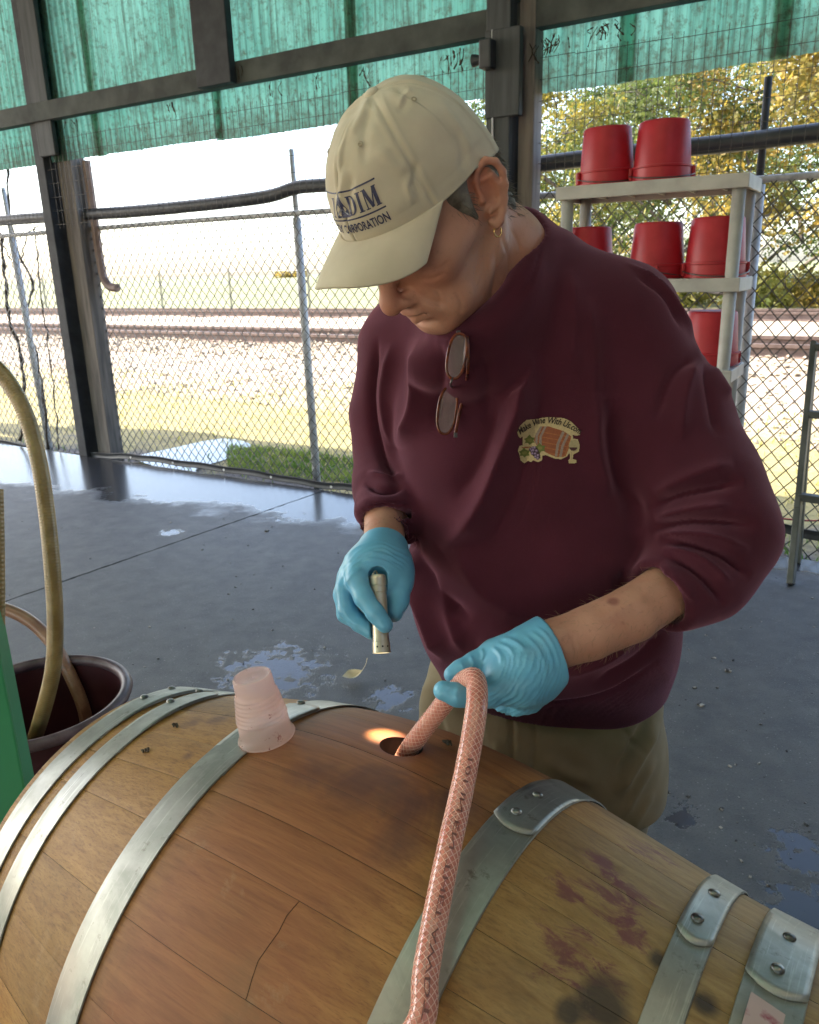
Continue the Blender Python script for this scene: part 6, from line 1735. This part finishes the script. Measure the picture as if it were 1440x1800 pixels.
spec = empty('eyeglasses', P(795, 670, min(gd0, gd1) - .02), 'tortoiseshell reading glasses hanging folded from the sweatshirt collar', 'glasses')
def loop(cx, cy, rx, ry, rot, d0, d1, skew):
    a = np.linspace(0, 2 * math.pi, 40, endpoint=False); c_, s_ = math.cos(rot), math.sin(rot); o = []
    for t_ in a:
        x = rx * np.sign(math.cos(t_)) * abs(math.cos(t_)) ** .8; y = ry * np.sign(math.sin(t_)) * abs(math.sin(t_)) ** .85
        X, Y = cx + x * c_ - y * s_ , cy + x * s_ + y * c_
        o.append(P(X, Y, d0 + skew * x / rx + (d1 * y / ry)))
    return np.array(o)
dF = min(gd0, gd1) - .016
for (cx, cy, rx, ry, rot, dd) in ((803, 626, 16, 40, .17, gd0 - .030), (786, 722, 16, 41, .14, gd1 - .030)):
    lp_ = loop(cx, cy, rx, ry, rot, dd, 0, .003)
    MB().tube(lp_, .0017, 8, closed=True).build('rim', M['tortoise'], spec, smooth=True)
    n = len(lp_); c0 = lp_.mean(0); MB().add(np.r_[lp_, [c0 - FW * .001]], [(i, (i + 1) % n, n) for i in range(n)]).build('lens', M['lens'], spec, smooth=True)
MB().tube(spline(np.array([P(796, 664, gd0 - .031), P(793, 672, gd0 - .033), P(796, 682, gd1 - .031)]), 8), .0014, 6).build('bridge', M['bail'], spec, smooth=True)
MB().tube(spline(np.array([P(822, 592, gd0 - .022), P(823, 640, gd0 - .022), P(815, 690, gd1 - .020), P(806, 735, gd1 - .02), P(800, 764, gd1 - .024)]), 24), [.0022] * 24, 8).build('temple', M['tortoise'], spec, smooth=True)
MB().tube(spline(np.array([P(815, 575, gd0 - .012), P(819, 596, gd0 - .014), P(817, 632, gd0 - .015), P(810, 690, gd1 - .013), P(802, 758, gd1 - .015)]), 24), [.0020] * 24, 8).build('temple', M['tortoise'], spec, smooth=True)
for (x, y, d) in ((806, 586, gd0 - .028), (801, 765, gd1 - .025)):
    p = P(x, y, d); MB().box(p, RT * .0022, UP * .003, FW * .003).build('hinge', M['bail'], spec, bevel=.0005)

# ---- flashlight
fl_ax = (FB - FA) / np.linalg.norm(FB - FA); LF = np.linalg.norm(FB - FA)
M['alu'] = simple('flashlight_metal', (.55, .50, .40), (.68, .63, .52), 30, .35, .7, bscale=200, bstr=.1)
M['hole'] = simple('dark_hole', (.01, .01, .01))
flash = empty('flashlight', FB, 'small silver metal pen flashlight held in the blue glove pointing down', 'flashlight')
prof = [(.001, -.001), (.0085, -.001), (.0102, .001), (.0106, .004), (.0104, .012), (.0098, .0125), (.0098, .0145), (.0104, .015), (.0104, .021), (.0098, .0215), (.0098, .0235), (.0103, .024), (.0100, .075), (.0104, .082), (.0110, .0825), (.0113, LF), (.0095, LF), (.0092, LF - .012), (.001, LF - .012)]
MB().lathe(FA, fl_ax, prof, 36).build('barrel_tube', M['alu'], flash, auto=35)
side = -FW - fl_ax * (-FW @ fl_ax); side /= np.linalg.norm(side)
MB().lathe(FA + fl_ax * (LF - .032) + side * .0105, side, [(.0035, 0), (.0035, .0006), (.0028, .001), (.0003, .001)], 18).build('button', M['alu'], flash, auto=30)
lat = np.cross(fl_ax, side)
for k in (-1.0, -.25, .5):
    dv = side * math.cos(k * .8) + lat * math.sin(k * .8); MB().lathe(FA + fl_ax * (LF - .0075) + dv * .0113, dv, [(.0012, 0), (.0011, .0002), (.0002, .0003)], 10).build('vent_hole', M['hole'], flash)
bp_ = MB().tube(spline(np.array([FA - side * .004, FA - fl_ax * .006 + lat * .002, FA + side * .006 - fl_ax * .001 + lat * .006]), 10), .0011, 6).build('clip', M['alu'], flash, smooth=True)
t = NT('lit_lens'); em_ = t.n('ShaderNodeEmission'); em_.inputs[0].default_value = (1, .85, .55, 1); em_.inputs[1].default_value = 3; M['lit'] = t.done(em_.outputs[0])
MB().lathe(FA + fl_ax * (LF - .010), fl_ax, [(.0088, 0), (.004, .001), (.0003, .0012)], 20).build('lit_lens', M['lit'], flash)
sl = bpy.data.lights.new('flashlight_beam', 'SPOT'); sl.energy = 1.0; sl.color = (1, .82, .52); sl.spot_size = math.radians(31); sl.spot_blend = 1.0; sl.shadow_soft_size = .006
so_ = bpy.data.objects.new('flashlight_beam', sl); COL.objects.link(so_)
so_.location = Vector(FB + fl_ax * .002)
tgt = P(678, 1286, .974)
so_.rotation_euler = Vector(FB - tgt).to_track_quat('Z', 'Y').to_euler()
so_.parent = flash; so_.matrix_parent_inverse = flash.matrix_basis.inverted()
